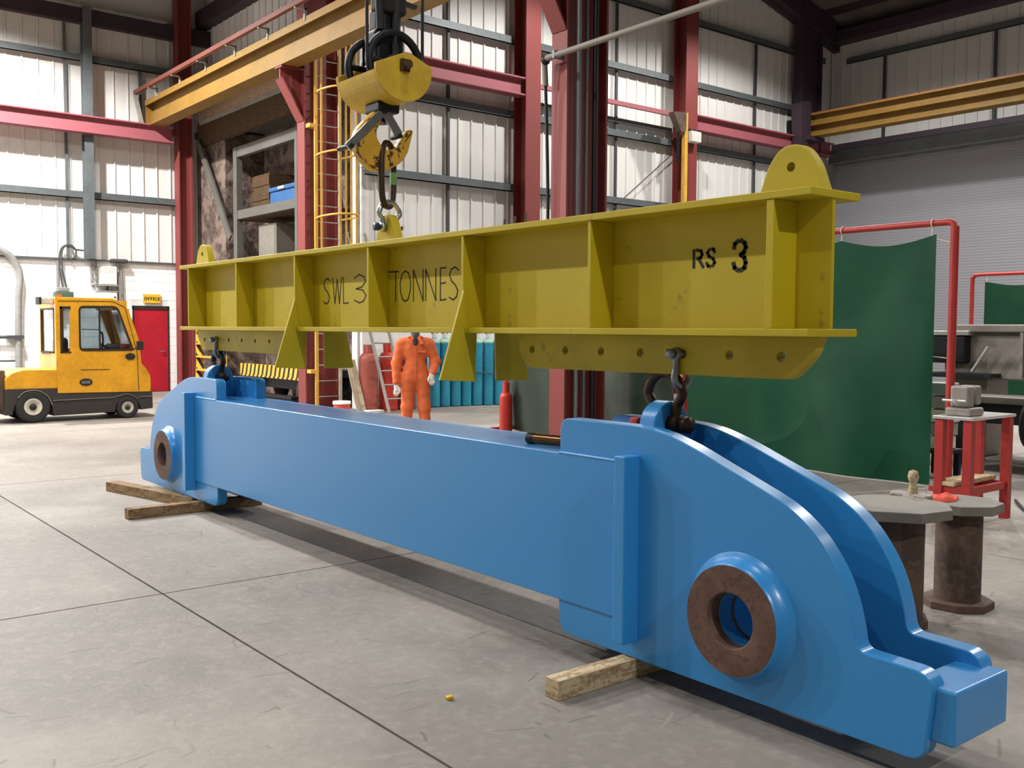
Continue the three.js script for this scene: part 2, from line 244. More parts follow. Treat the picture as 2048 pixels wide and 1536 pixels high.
{ // back wall of the right bay
  const w = structure('wall_back'), A = UP + 0.05;
  mesh('backing', metreUV(mg([bx(UP, UR + 0.3, 0, 13, VB + 0.03, VB + 0.25)])), M.mortar, w);
  mesh('plain_blockwork', metreUV(mg([bx(A, UR, 0, 2.6, VB - 0.06, VB + 0.03)])), M.block, w);
  mesh('sill_flashing', metreUV(mg([bx(A, UR, 2.6, 2.64, VB - 0.08, VB + 0.03)])), M.girt, w);
  cladding(w, A, UR - 0.05, 2.64, 11.4, 'u', VB);
  for (const y of [3.2, 4.78, 6.37, 7.95, 9.52]) mesh('rail', metreUV(mg(zBar('u', A, UR - 0.6, y, VB))), M.girt, w);
  for (const u of [12.0, 16.9, 22.2]) mesh('sag_rod', metreUV(mg([bx(u - 0.03, u + 0.03, 2.64, 9.5, VB - 0.11, VB - 0.06)])), M.rod, w);
  mesh('wind_beam', metreUV(mg([bx(A, 13.7, 6.62, 7.0, VB - 0.47, VB - 0.44), bx(A, 13.7, 6.97, 7.0, VB - 0.6, VB - 0.3), bx(A, 13.7, 6.62, 6.65, VB - 0.6, VB - 0.3)])), M.redLight, w);
  mesh('wind_beam', metreUV(mg([bx(19.2, UR - 0.7, 6.62, 7.0, VB - 0.47, VB - 0.44), bx(19.2, UR - 0.7, 6.97, 7.0, VB - 0.6, VB - 0.3), bx(19.2, UR - 0.7, 6.62, 6.65, VB - 0.6, VB - 0.3)])), M.redLight, w);
  mesh('tie_rail', metreUV(mg([bx(14.05, 18.8, 6.86, 6.96, VB - 0.5, VB - 0.42)])), M.redLight, w);
  mesh('rail', metreUV(mg([bx(14.05, 18.8, 6.56, 6.66, VB - 0.16, VB - 0.06)])), M.girt, w);
  for (const [a, b] of [[13.66, 14.08], [18.78, 19.22]]) mesh('gable_post', metreUV(mg(hCol(a, b, VB - 0.62, VB - 0.2, 0, 10.8, 'v', 0.025))), M.red, w);
  mesh('corner_post', metreUV(mg(hCol(23.75, 24.68, VB - 0.5, VB - 0.2, 0, 10.9, 'u', 0.035))), M.rafter, w);
  mesh('gable_rafter', metreUV(mg([flat([25.3, 10.2, VB - 0.35], [17.6, 12.2, VB - 0.35], 0.25, 0.6)])), M.rafter, w);
  mesh('brace_rod', metreUV(mg([bar([14.3, 2.7, VB - 0.15], [19.2, 6.3, VB - 0.15], 0.012, 6)])), M.rod, w);
}
{ // inner wall beside the alcove, under and over the runway
  const w = structure('wall_inner');
  mesh('stone_wall', metreUV(mg([bx(UP + 0.7, UP + 1.0, 0, 6.35, VB + 0.25, VF + 0.06)])), M.stone, w);
  mesh('stone_pier', metreUV(mg([bx(UP - 0.3, UP + 0.7, 0, 6.3, 22.9, VF - 0.02)])), M.stone, w);
  mesh('soffit', metreUV(mg([bx(UP - 0.35, UP + 1.0, 6.35, 6.5, VB + 0.25, VF)])), M.roof, w);
  mesh('upper_backing', metreUV(mg([bx(UP + 0.05, UP + 0.3, 6.5, 11.5, VB, VF + 0.06)])), M.mortar, w);
  cladding(w, VB + 0.1, VB + 0.1 + 22 * PITCH, 6.5, 10.4, 'v', UP, (i) => i < 14);
  mesh('soffit_joist', metreUV(mg([bx(UP - 0.4, UP - 0.25, 6.1, 6.35, VB + 0.3, VF - 0.4)])), M.darkWood, w);
  mesh('fascia_board', metreUV(mg([bx(UP - 0.42, UP - 0.36, 6.3, 7.5, VB + 0.3, VF - 0.4)])), M.darkWood, w);
  mesh('fascia_trim', metreUV(mg([bx(UP - 0.46, UP - 0.42, 6.6, 6.68, VB + 0.3, VF - 0.6)])), M.frameGrey, w);
  mesh('eaves_beam', metreUV(mg([bx(UP - 0.3, UP + 0.02, 9.1, 9.5, VB, VF)])), M.rafter, w);
}
{ // right wall with the big roller shutter
  const w = structure('wall_right');
  mesh('backing', metreUV(mg([bx(UR + 0.03, UR + 0.25, 0, 11.5, VN, VB + 0.25)])), M.mortar, w);
  cladding(w, VB - 40 * PITCH, VB, 6.9, 10.3, 'v', UR);
  mesh('rail', metreUV(mg(zBar('v', VN, VB - 0.6, 9.5, UR))), M.girt, w);
  for (const v of [15.4, 12.3, 9.2]) mesh('sag_rod', metreUV(mg([bx(UR - 0.11, UR - 0.06, 6.9, 9.5, v - 0.035, v + 0.035)])), M.rod, w);
  mesh('shutter_lintel', metreUV(mg([bx(UR - 0.25, UR + 0.02, 6.86, 7.06, VN, VB - 0.2)])), M.rafter, w);
  mesh('shutter_hood', metreUV(mg([rbx(UR - 0.55, UR - 0.02, 6.45, 6.85, -2, VB - 0.3, 0.04)])), M.galv, w);
  const pts = []; for (let i = 0; i < 88; i++) { const y = i * 0.075; pts.push([UR - 0.2, y], [UR - 0.205, y + 0.02], [UR - 0.205, y + 0.055]); }
  pts.push([UR - 0.12, 6.7], [UR - 0.12, 0]);
  mesh('shutter_curtain', metreUV(mg([exUY(pts, -1.8, VB - 0.25)])), M.roller, w);
  mesh('eaves_beam', metreUV(mg([bx(UR - 0.5, UR, 9.95, 10.25, VN, VB)])), M.rafter, w);
}
{ // left and rear walls stand outside the picture and close the hall
  const l = structure('wall_left'); mesh('sheeting', metreUV(mg([bx(UL - 0.25, UL, 0, 11.5, VN, VF)])), M.sheeting, l);
  const r = structure('wall_rear'); mesh('sheeting', metreUV(mg([bx(UL, UR, 0, 13, VN - 0.25, VN)])), M.sheeting, r);
}
{ // roof over both bays
  const c = structure('ceiling'), roofPts = [[UL - 0.3, 9.6], [1.4, 11.3], [9.6, 9.9], [17.6, 12.4], [UR + 0.3, 10.35]];
  for (let i = 0; i + 1 < roofPts.length; i++) {
    const [a, b] = [roofPts[i], roofPts[i + 1]];
    mesh('roof_sheet', metreUV(mg([exUY([[a[0], a[1]], [b[0], b[1]], [b[0], b[1] + 0.12], [a[0], a[1] + 0.12]], VN - 0.3, VF + 0.3)])), M.roof, c);
    for (let k = 1; k < 6; k++) { const t = k / 6, u = a[0] + (b[0] - a[0]) * t, y = a[1] + (b[1] - a[1]) * t; mesh('purlin', metreUV(mg([bx(u - 0.03, u + 0.03, y - 0.2, y, VN, i < 2 ? VF : VB)])), M.rafter, c); }
    for (const v of [-4.4, 2.75, 9.9, 17.0]) mesh('rafter', metreUV(mg([flat([a[0], a[1] - 0.42, v], [b[0], b[1] - 0.42, v], 0.2, 0.45)])), M.rafter, c);
  }
}
// ---------------------------------------------------------------- columns, runways
const corbel = (v0, v1, u0, y) => [exUY([[u0 + 0.02, y], [u0 - 0.42, y], [u0 - 0.42, y - 0.22], [u0 + 0.02, y - 0.95]], (v0 + v1) / 2 - 0.02, (v0 + v1) / 2 + 0.02), bx(u0 - 0.45, u0 + 0.02, y - 0.03, y, v0, v1), flat([u0 - 0.43, y - 0.22, (v0 + v1) / 2], [u0, y - 0.95, (v0 + v1) / 2], 0.03, v1 - v0, [0, 0, 1])];
function column(v, label, du = 0) {
  const t = thing('steel_column', label, 'column', [9.05, 0, v], 'red steel columns under the left crane runway');
  part(t, 'shaft', hCol(8.68 + du, 9.42 - 0.1 * (du ? 1 : 0), v - 0.15, v + 0.15, 0.02, 10.2, 'u', 0.035), M.red);
  part(t, 'base_plate', bx(8.55 + du, 9.55 + du, 0, 0.02, v - 0.28, v + 0.28), M.red);
  part(t, 'corbel', du ? [bx(8.3, 8.98, 6.3, 6.44, v - 0.12, v + 0.12)] : corbel(v - 0.14, v + 0.14, 8.68, 6.44), M.red);
  return t;
}
const colNear = column(9.82, 'thick dark red steel column with cables in its web, behind the spreader beam');
part(colNear, 'cable', [bar([8.86, 0.3, 9.64], [8.86, 9.6, 9.64], 0.03), bar([9.0, 0.3, 9.64], [9.0, 9.6, 9.64], 0.022)], M.galv, 'grey cables running up the column web');
part(colNear, 'cable', [bar([9.14, 0.3, 9.62], [9.14, 9.6, 9.62], 0.035)], M.darkSteel, 'black cable running up the column web');
column(17.16, 'dark red steel column carrying the caged yellow ladder');
column(24.4, 'dark red steel column in the far corner beside the office door wall', 0.29);
{
  const t = thing('crane_runway_beam', 'yellow crane runway beam running above the alcove on red corbels', 'crane beam', [8.4, 6.44, 8]);
  const a = VN + 0.3, b = 24.35;
  part(t, 'bottom_flange', bx(8.22, 8.58, 6.445, 6.475, a, b), M.crane); part(t, 'web', bx(8.39, 8.41, 6.475, 7.03, a, b), M.crane);
  part(t, 'top_flange', [bx(8.2, 8.6, 7.03, 7.06, a, b), bx(8.2, 8.22, 6.93, 7.03, a, b), bx(8.58, 8.6, 6.93, 7.03, a, b)], M.crane);
  part(t, 'side_plate', exVY([[a, 6.5], [b, 6.5], [b, 6.78], [a, 6.78]], 8.33, 8.345), M.crane);
  part(t, 'rail', bx(8.37, 8.43, 7.06, 7.13, a, b), M.craneRail);
  for (let v = -6; v < 24; v += 1.2) part(t, 'rail_clip', bx(8.28, 8.52, 7.06, 7.085, v, v + 0.08), M.craneRail);
  part(t, 'end_plate', bx(8.22, 8.58, 6.475, 7.03, b, b + 0.02), M.crane);
  const c = thing('conductor_bar', 'brown conductor bar held above the yellow runway beam by brackets', 'conductor', [8.02, 7.1, 8]);
  part(c, 'channel', [bx(7.98, 8.06, 7.2, 7.29, a, 24.5)], M.craneRail);
  for (let v = -5; v < 24.5; v += 1.5) part(c, 'bracket', [bx(8.0, 8.22, 7.17, 7.2, v, v + 0.05), bx(8.18, 8.22, 7.0, 7.2, v, v + 0.05)], M.frameGrey);
  part(c, 'end_stop', [flat([8.0, 7.2, 24.45], [8.16, 6.5, 24.45], 0.1, 0.03, [0, 0, 1])], M.frameGrey);
}
{
  const t = thing('crane_runway_beam', 'yellow crane runway beam high on the right over the roller shutter', 'crane beam', [23.9, 6.98, 8]); const a = VN + 0.3, b = 16.62;
  part(t, 'bottom_flange', bx(23.7, 24.1, 6.98, 7.02, a, b), M.crane); part(t, 'web', bx(23.88, 23.92, 7.02, 7.56, a, b), M.crane);
  part(t, 'top_flange', bx(23.7, 24.1, 7.56, 7.6, a, b), M.crane); part(t, 'stiffening_angle', bx(23.7, 23.88, 7.27, 7.3, a, b), M.crane); part(t, 'rail', bx(23.87, 23.93, 7.6, 7.67, a, b), M.craneRail);
  for (let v = -6; v < 16; v += 1.6) part(t, 'rail_clip', bx(23.72, 24.08, 7.6, 7.63, v, v + 0.09), M.craneRail);
  const s = thing('runway_bracket', 'dark steel bracket holding the end of the right crane runway', 'bracket', [23.6, 6.6, 16.55]);
  part(s, 'plate', exUY([[23.2, 7.85, 0.1], [23.68, 7.95, 0.1], [23.68, 6.97], [23.45, 6.6], [23.3, 6.6]], 16.3, 16.62), M.rafter); part(s, 'seat', bx(23.45, 24.2, 6.86, 6.975, 16.2, 16.64), M.rafter);
}
{ // pipe along the near column
  const t = thing('air_pipe', 'thin grey air pipe running overhead from the red column', 'pipe', [8.6, 5.1, 9]);
  part(t, 'pipe', poly([[8.58, 4.8, 9.98], [8.56, 5.08, 9.98], [8.54, 5.14, 9.9], [8.54, 5.16, 7.5], [8.54, 5.18, 2]], 0.04, 10), M.pipe);
  part(t, 'elbow', new THREE.SphereGeometry(0.062, 12, 10).translate(8.55, 5.12, -9.95), M.darkSteel);
  part(t, 'hose', tube([[8.58, 4.8, 9.98], [8.6, 4.2, 9.97], [8.62, 3.2, 9.96], [8.62, 2.2, 9.96]], 0.022, 30, 8), M.darkSteel, 'black drop hose');
  part(t, 'clip', bx(8.5, 8.68, 5.1, 5.2, 9.72, 9.76), M.galv);
}
// ================================================================ lamps
LAMPS.forEach(([u, y, v, I]) => {
  const t = thing('high_bay_lamp', 'bell-shaped grey high-bay lamp hanging under the roof', 'lamp', [u, y, v], 'high-bay lamps under the roof');
  part(t, 'shade', lathe([[0.07, 0.42], [0.11, 0.4], [0.14, 0.3], [0.24, 0.12], [0.29, 0], [0.285, 0], [0.23, 0.12], [0.13, 0.29], [0.06, 0.33]], u, y, v), M.lampShell);
  part(t, 'bulb', lathe([[0.001, 0.02], [0.12, 0.03], [0.16, 0.07], [0.12, 0.14], [0.001, 0.17]], u, y, v), M.lampGlow);
  part(t, 'gear_box', rbx(u - 0.09, u + 0.09, y + 0.42, y + 0.66, v - 0.09, v + 0.09, 0.02), M.lampShell);
  part(t, 'suspension', bar([u, y + 0.66, v], [u, y + 0.9, v], 0.01), M.galv);
  const s = new THREE.SpotLight(LAMP_COLOR, I, 0, u > 9 && u < 20 && v < 13 ? 1.2 : 1.36, u > 9 && u < 20 && v < 13 ? 0.6 : 0.22, 2); s.position.set(0, -0.02, 0); s.target.position.set(0, -5, 0); s.castShadow = true; s.shadow.radius = 8; t.add(s); t.add(s.target); s.name = 'lamp_light'; s.target.name = 'lamp_aim';
});
// ================================================================ the blue steel beam
const UC = 3.467, VC = 5.81;
{
  const t = thing('steel_beam', 'large blue painted steel box beam with curved twin end plates, resting on timbers', 'steel beam', [UC, 0.09, VC]);
  const mir = (f, p) => p.map((q) => [f ? 2 * VC - q[0] : q[0], q[1], q[2]]);
  part(t, 'box_section', rbx(3.237, 3.697, 0.255, 0.992, 3.1, 2 * VC - 3.1, 0.006), M.blue);
  const curve = new THREE.SplineCurve([[2.0, 0.5], [2.02, 0.573], [2.052, 0.655], [2.096, 0.728], [2.15, 0.796], [2.2, 0.843], [2.26, 0.887], [2.33, 0.926], [2.42, 0.962], [2.53, 1.003], [2.65, 1.047], [2.76, 1.088], [2.86, 1.12], [2.95, 1.144], [3.05, 1.16], [3.16, 1.166]].map((p) => new THREE.Vector2(...p))).getPoints(56).map((p) => [p.x, p.y]);
  const prof = [[3.645, 0.09, 0.09], [1.72, 0.09, 0.06], [1.69, 0.375, 0.05], [1.735, 0.412, 0.04], [1.985, 0.42, 0.035], ...curve, [3.645, 1.166, 0.07]];
  for (const f of [0, 1]) for (const [a, b, out] of [[3.247, 3.332, -1], [3.602, 3.687, 1]]) {
    const p = part(t, 'end_plate', toCreasedNormals(exVY(mir(f, prof), a, b, 0.005, [circleHole(f ? 2 * VC - 2.52 : 2.52, 0.42, 0.112)]), 0.2), M.blue);
    const vb = f ? 2 * VC - 2.52 : 2.52, face = out < 0 ? a : b;
    const L = lathe([[0.272, 0.0], [0.258, 0.012], [0.243, 0.03], [0.236, 0.055], [0.23, 0.066], [0.226, 0.07]], 0, 0, 0, 'u', 48); if (out < 0) L.rotateY(Math.PI); L.translate(face, 0.42, -vb);
    const boss = part(p, 'boss', L, M.blue);
    const R = lathe([[0.1, -0.085], [0.113, -0.08], [0.113, 0.066], [0.12, 0.072], [0.226, 0.071], [0.228, 0.066]], 0, 0, 0, 'u', 48); if (out < 0) R.rotateY(Math.PI); R.translate(face, 0.42, -vb);
    part(p, 'rusty_bush', R, M.rust, 'bare rusty ring around the pin hole');
    const vq = f ? [2 * VC - 3.168, 2 * VC - 3.1] : [3.1, 3.168];
    part(t, 'cover_bar', rbx(out < 0 ? 3.15 : 3.68, out < 0 ? 3.25 : 3.785, 0.172, 1.032, ...vq, 0.006), M.blue);
    part(t, 'weld_bead', [bar([out < 0 ? 3.243 : 3.691, 0.992, f ? 2 * VC - 3.18 : 3.18], [out < 0 ? 3.243 : 3.691, 0.992, f ? 2 * VC - 3.64 : 3.64], 0.009, 8)], M.blue);
  }
  for (const f of [0, 1]) {
    const q = (a, b) => f ? [2 * VC - b, 2 * VC - a] : [a, b];
    part(t, 'end_block', rbx(3.272, 3.662, 0.165, 0.362, ...q(1.622, 1.8), 0.012), M.blue);
    part(t, 'lifting_lug', exUY([[3.332, 0.99], [3.602, 0.99], [3.602, 1.1], [3.57, 1.225, 0.06], [3.5, 1.27, 0.06], [3.43, 1.27, 0.06], [3.36, 1.225, 0.06], [3.332, 1.12]], ...q(3.105, 3.2), 0.006, [circleHole(3.467, 1.16, 0.045)]), M.blue);
    part(t, 'diaphragm', bx(3.332, 3.602, 0.2, 0.99, ...q(2.98, 3.02)), M.blue);
  }
}
// ================================================================ the yellow spreader beam
const YC = 5.595, U0 = 3.465;
{
  const t = thing('spreader_beam', 'worn yellow steel I-section spreader beam hanging above the blue beam', 'spreader beam', [U0, 1.58, YC]);
  const a = YC - 3.335, b = YC + 3.335;
  part(t, 'top_flange', rbx(3.295, 3.635, 2.128, 2.16, a, b, 0.004), M.yellowBeam);
  part(t, 'bottom_flange', rbx(3.295, 3.635, 1.578, 1.61, a, b, 0.004), M.yellowBeam);
  const web = part(t, 'web', bx(3.455, 3.475, 1.61, 2.128, a + 0.01, b - 0.01), M.yellowBeam);
  for (let k = -3; k <= 3; k++) { const v = YC + k * 1.045; for (const [p, q] of [[3.3, 3.455], [3.475, 3.63]]) part(t, 'stiffener', rbx(p, q, 1.61, 2.128, v - (k === -3 ? 0.026 : 0.011), v + 0.011, 0.003), M.yellowBeam); }
  for (const f of [0, 1]) {
    const m = (v) => f ? 2 * YC - v : v;
    const holes = []; for (let i = 0; i < 7; i++) holes.push(circleHole(m(2.487 + 0.268 * i), 1.494, 0.021));
    part(t, 'keel_plate', exVY([[m(2.3), 1.578], [m(2.33), 1.5, 0.03], [m(2.43), 1.4, 0.04], [m(4.13), 1.393, 0.08], [m(4.2), 1.47, 0.04], [m(4.215), 1.578]], 3.438, 3.492, 0.004, holes), M.yellowBeam);
    const vs = YC + (f ? 1 : -1) * 1.045;
    part(t, 'foot_plate', exUY([[3.293, 1.82], [3.283, 1.79], [3.13, 1.315], [3.375, 1.3], [3.385, 1.578], [3.32, 1.62]], vs - 0.029, vs - 0.012, 0.003), M.yellowBeam);
    part(t, 'foot_plate', exUY([[3.535, 1.578], [3.54, 1.3, 0.02], [3.79, 1.3, 0.02], [3.72, 1.578]], vs - 0.012, vs + 0.005, 0.003), M.yellowBeam);
  }
  const lug = (v, w, h) => exVY([[v - w, 2.16], [v - w * 0.72, 2.16 + h * 0.62, 0.06], [v - w * 0.32, 2.16 + h, 0.06], [v + w * 0.32, 2.16 + h, 0.06], [v + w * 0.72, 2.16 + h * 0.62, 0.06], [v + w, 2.16]], 3.435, 3.495, 0.006, [circleHole(v, 2.16 + h * 0.55, 0.026)]);
  part(t, 'lifting_eye', lug(YC - 3.14, 0.16, 0.2), M.yellowBeam); part(t, 'lifting_eye', lug(YC + 3.14, 0.16, 0.19), M.yellowBeam); part(t, 'lifting_eye', lug(YC, 0.13, 0.19), M.yellowBeam);
  // hand-painted lettering on the web
  const stroke = (pts, w) => { const g = []; for (let i = 0; i + 1 < pts.length; i++) { const [p, q] = [pts[i], pts[i + 1]], L = Math.hypot(q[0] - p[0], q[1] - p[1]), k = w / 2 / L, nx = -(q[1] - p[1]) * k, ny = (q[0] - p[0]) * k, ex = (q[0] - p[0]) * k * 0.7, ey = (q[1] - p[1]) * k * 0.7; g.push(exVY([[p[0] - ex + nx, p[1] - ey + ny], [q[0] + ex + nx, q[1] + ey + ny], [q[0] + ex - nx, q[1] + ey - ny], [p[0] - ex - nx, p[1] - ey - ny]], 3.4535, 3.456)); } return g; };
  const S = (x0, x1, y0, y1) => [[x1, 0.9], [0.6, 1], [0.25, 0.93], [0.1, 0.76], [0.28, 0.58], [0.62, 0.45], [0.85, 0.28], [0.72, 0.08], [0.42, 0], [0.08, 0.08]].map(([p, q], i) => [x0 + (x1 - x0) * (i ? p : 0.92), y0 + (y1 - y0) * q]);
  const B = (x0, x1, y0, y1, pts) => pts.map(([p, q]) => [x0 + (x1 - x0) * p, y0 + (y1 - y0) * q]);
  const y0 = 1.777, y1 = 1.972, w = 0.009, ink = [];
  ink.push(...stroke(S(6.488, 6.376, y0, y1 - 0.01), w));
  ink.push(...stroke(B(6.345, 6.215, y0, y1 - 0.012, [[0, 1], [0.25, 0], [0.5, 0.95], [0.75, 0], [1, 1]]), w));
  ink.push(...stroke(B(6.19, 6.119, y0, y1 - 0.012, [[0, 1], [0, 0], [1, 0.02]]), w));
  ink.push(...stroke(B(6.035, 5.87, y0, y1, [[0, 0.88], [0.4, 1], [0.8, 0.9], [0.9, 0.74], [0.62, 0.56], [0.15, 0.5], [0.7, 0.44], [0.95, 0.26], [0.75, 0.06], [0.4, 0], [0, 0.1]]), w));
  ink.push(...stroke(B(5.585, 5.464, y0, y1, [[0, 1], [1, 1]]), w), ...stroke([[5.5, y0 + 0.195], [5.5, y0]], w));
  ink.push(...stroke(B(5.447, 5.322, y0, y1, [[0.5, 1], [0.2, 0.9], [0, 0.6], [0.05, 0.3], [0.25, 0.06], [0.5, 0], [0.75, 0.06], [0.97, 0.35], [1, 0.65], [0.8, 0.92], [0.5, 1]]), w));
  ink.push(...stroke(B(5.29, 5.18, y0, y1, [[0, 0], [0, 1], [1, 0], [1, 1]]), w), ...stroke(B(5.15, 5.04, y0, y1, [[0, 0], [0, 1], [1, 0], [1, 1]]), w));
  ink.push(...stroke(B(4.99, 4.931, y0, y1, [[1, 1], [0, 1], [0, 0], [1, 0.02]]), w), ...stroke(B(4.99, 4.935, y0, y1, [[0, 0.52], [1, 0.54]]), w));
  ink.push(...stroke(S(4.905, 4.79, y0, y1), w));
  // stencilled number, with the stencil bridges left open
  const q = (x0, x1, a, c, pts) => stroke(B(x0, x1, a, c, pts), c - a > 0.1 ? 0.02 : 0.015);
  ink.push(...q(2.982, 2.925, 1.886, 1.963, [[0.05, 1], [0.05, 0]]), ...q(2.982, 2.925, 1.886, 1.963, [[0.35, 1], [0.8, 0.92], [0.9, 0.72], [0.75, 0.54], [0.4, 0.5]]), ...q(2.982, 2.925, 1.886, 1.963, [[0.6, 0.42], [1, 0]]));
  ink.push(...q(2.906, 2.857, 1.886, 1.963, [[0.95, 0.8], [0.8, 0.97], [0.6, 1]]), ...q(2.906, 2.857, 1.886, 1.963, [[0.35, 0.98], [0.1, 0.8], [0.3, 0.58], [0.8, 0.42], [0.95, 0.2], [0.72, 0.03]]), ...q(2.906, 2.857, 1.886, 1.963, [[0.45, 0], [0.2, 0.04], [0.02, 0.2]]));
  ink.push(...q(2.757, 2.69, 1.862, 1.99, [[0.06, 0.76], [0.12, 0.9], [0.4, 0.99]]), ...q(2.757, 2.69, 1.862, 1.99, [[0.62, 1], [0.92, 0.9], [1, 0.76], [0.86, 0.6], [0.6, 0.52], [0.9, 0.42], [1, 0.24], [0.92, 0.08], [0.62, 0]]), ...q(2.757, 2.69, 1.862, 1.99, [[0.4, 0], [0.12, 0.1], [0.03, 0.24]]));
  part(web, 'lettering', ink, M.ink, 'black painted lettering SWL TONNES and stencilled RS 3');
}
single('red_strap', 'scrap of red strap tucked beside the near blue lifting lug', 'strap', [3.47, 0.995, 3.26], rbx(3.34, 3.43, 0.995, 1.19, 3.235, 3.26, 0.01), M.clothRed);
// ================================================================ hook block, ropes, links, shackles
{
  const t = thing('hook_block', 'yellow crane hook block with black sheaves and worn yellow hook', 'crane hook', [3.45, 2.6, 5.6]);
  const c = [3.43, 3.25], R = 0.212;
  const arc = []; for (let i = 0; i <= 26; i++) { const A = Math.PI * (1.06 + 0.98 * i / 26); arc.push([c[0] + R * Math.cos(A), c[1] + R * Math.sin(A)]); }
  const cap = [[c[0] + R * 0.95, c[1] + 0.035, 0.03], [c[0] + 0.03, c[1] + 0.105, 0.05], [c[0] - R * 0.99, c[1] + 0.0]];
  const drum = [...arc, ...cap];
  part(t, 'end_cheek', exUY(drum, 5.36, 5.38, 0.004), M.blockYellow); part(t, 'end_cheek', exUY(drum, 5.84, 5.86, 0.004), M.blockYellow);
  const inner = arc.map(([u, y]) => [c[0] + (u - c[0]) * 0.93, c[1] + (y - c[1]) * 0.93]).reverse();
  part(t, 'guard', exUY([...arc, ...inner], 5.38, 5.84), M.blockYellow);
  part(t, 'axle_plate', [rbx(3.395, 3.465, 3.22, 3.3, 5.335, 5.36, 0.01), bar([3.43, 3.26, 5.3], [3.43, 3.26, 5.36], 0.028, 12)], M.darkWood, 'oily axle keeper plate');
  for (const v of [5.47, 5.73]) { const s = part(t, 'sheave', new THREE.TorusGeometry(0.19, 0.026, 10, 40).translate(3.43, 3.295, -v), M.darkSteel); part(s, 'sheave_web', [lathe([[0.001, -0.035], [0.06, -0.035], [0.06, 0.035], [0.001, 0.035]], 3.43, 3.295, v, 'v', 20), bar([3.43, 3.11, v], [3.43, 3.48, v], 0.02), bar([3.25, 3.295, v], [3.61, 3.295, v], 0.02)], M.darkSteel); }
  part(t, 'rope_guide', [rbx(3.32, 3.54, 3.3, 3.52, 5.52, 5.68, 0.03), rbx(3.34, 3.52, 3.5, 3.66, 5.54, 5.66, 0.03)], M.darkSteel);
  part(t, 'crosshead', [rbx(3.33, 3.49, 2.99, 3.06, 5.5, 5.68, 0.015), bar([3.4, 2.93, 5.59], [3.4, 3.06, 5.59], 0.05, 16)], M.darkSteel);
  const hk = [[3.343, 3.007], [3.273, 2.938], [3.215, 2.88], [3.19, 2.818], [3.195, 2.743], [3.243, 2.672], [3.322, 2.617], [3.412, 2.618], [3.483, 2.655], [3.545, 2.697], [3.587, 2.754], [3.608, 2.826], [3.631, 2.908], [3.608, 2.916], [3.582, 2.906], [3.545, 2.862], [3.52, 2.811], [3.489, 2.775], [3.443, 2.757], [3.392, 2.776], [3.357, 2.82], [3.347, 2.871], [3.372, 2.913], [3.423, 2.937], [3.453, 2.98], [3.453, 3.02]].map((p) => [...p, 0.03]);
  const H = new THREE.ExtrudeGeometry(outline(hk), { depth: 0.03, bevelEnabled: true, bevelSize: 0.02, bevelThickness: 0.028, bevelOffset: -0.02, bevelSegments: 4, curveSegments: 4 }).translate(0, 0, -5.605);
  part(t, 'hook', H, M.hookYellow);
  const la = part(t, 'safety_latch', [flat([3.115, 2.735, 5.52], [3.385, 3.005, 5.52], 0.052, 0.012, [0, 0, 1]), flat([3.375, 3.005, 5.515], [3.49, 2.855, 5.515], 0.06, 0.012, [0, 0, 1])], M.zinc, 'galvanised latch arms');
  for (const [u, y, d] of [[3.13, 2.745, 5.66], [3.375, 2.99, 5.54], [3.49, 2.85, 5.6]]) part(la, 'latch_bolt', bar([u, y, 5.495], [u, y, d], 0.016, 10), M.darkSteel);
}
const ropes = [[3.225, 5.47, 0.011, 'thin wire rope left of the hook block'], [3.64, 5.47, 0.011, 'thin wire rope right of the hook block'], [3.34, 5.5, 0.026, 'thick dark hoist rope, leftmost of the bundle over the hook block'], [3.4, 5.56, 0.028, 'thick dark hoist rope, second of the bundle over the hook block'], [3.46, 5.52, 0.026, 'thick dark hoist rope, third of the bundle over the hook block'], [3.52, 5.6, 0.027, 'thick dark hoist rope, rightmost of the bundle over the hook block']];
ropes.forEach(([u, v, r, label]) => { const y0 = r > 0.02 ? 3.5 : 3.3; single('wire_rope', label, 'rope', [u, y0, v], r > 0.02 ? tube([[u, y0, v], [u + rr(-0.02, 0.02), 3.9, v], [u + rr(-0.03, 0.03), 5, v], [u, 7.24, v]], r, 40, 10) : bar([u, y0, v], [u, 7.24, v], r), M.rope, 'hoist ropes over the hook block'); });
{
  const t = thing('rope_clamp', 'dark greasy clamp gripping the hoist ropes above the hook block', 'clamp', [3.43, 3.7, 5.56]);
  part(t, 'body', [rbx(3.33, 3.55, 3.62, 3.8, 5.5, 5.62, 0.03), rbx(3.31, 3.38, 3.7, 3.76, 5.47, 5.55, 0.02), flat([3.53, 3.72, 5.55], [3.63, 3.7, 5.53], 0.04, 0.02)], M.rope);
}
{ // crane bridge over the picture that carries the hoist
  const t = thing('crane_bridge', 'yellow overhead crane bridge girder with hoist above the hook ropes', 'crane', [1.4, 7.3, 5.6]);
  part(t, 'girder', rbx(-5.6, 8.4, 7.75, 8.45, 5.35, 5.75, 0.01), M.crane); part(t, 'end_carriage', rbx(8.2, 8.6, 7.14, 7.7, 4.2, 7.0, 0.03), M.crane);
  part(t, 'hoist_drum', lathe([[0.001, -0.6], [0.25, -0.6], [0.25, 0.6], [0.001, 0.6]], 3.43, 7.5, 5.55, 'u', 24), M.darkSteel);
}
const bow = (w, h, flare) => { const p = []; p.push([-w, 0], [-w, h * 0.35]); for (let i = 0; i <= 12; i++) { const A = Math.PI - Math.PI * i / 12; p.push([Math.cos(A) * flare, h - flare + Math.sin(A) * flare]); } p.push([w, h * 0.35], [w, 0]); return p; };
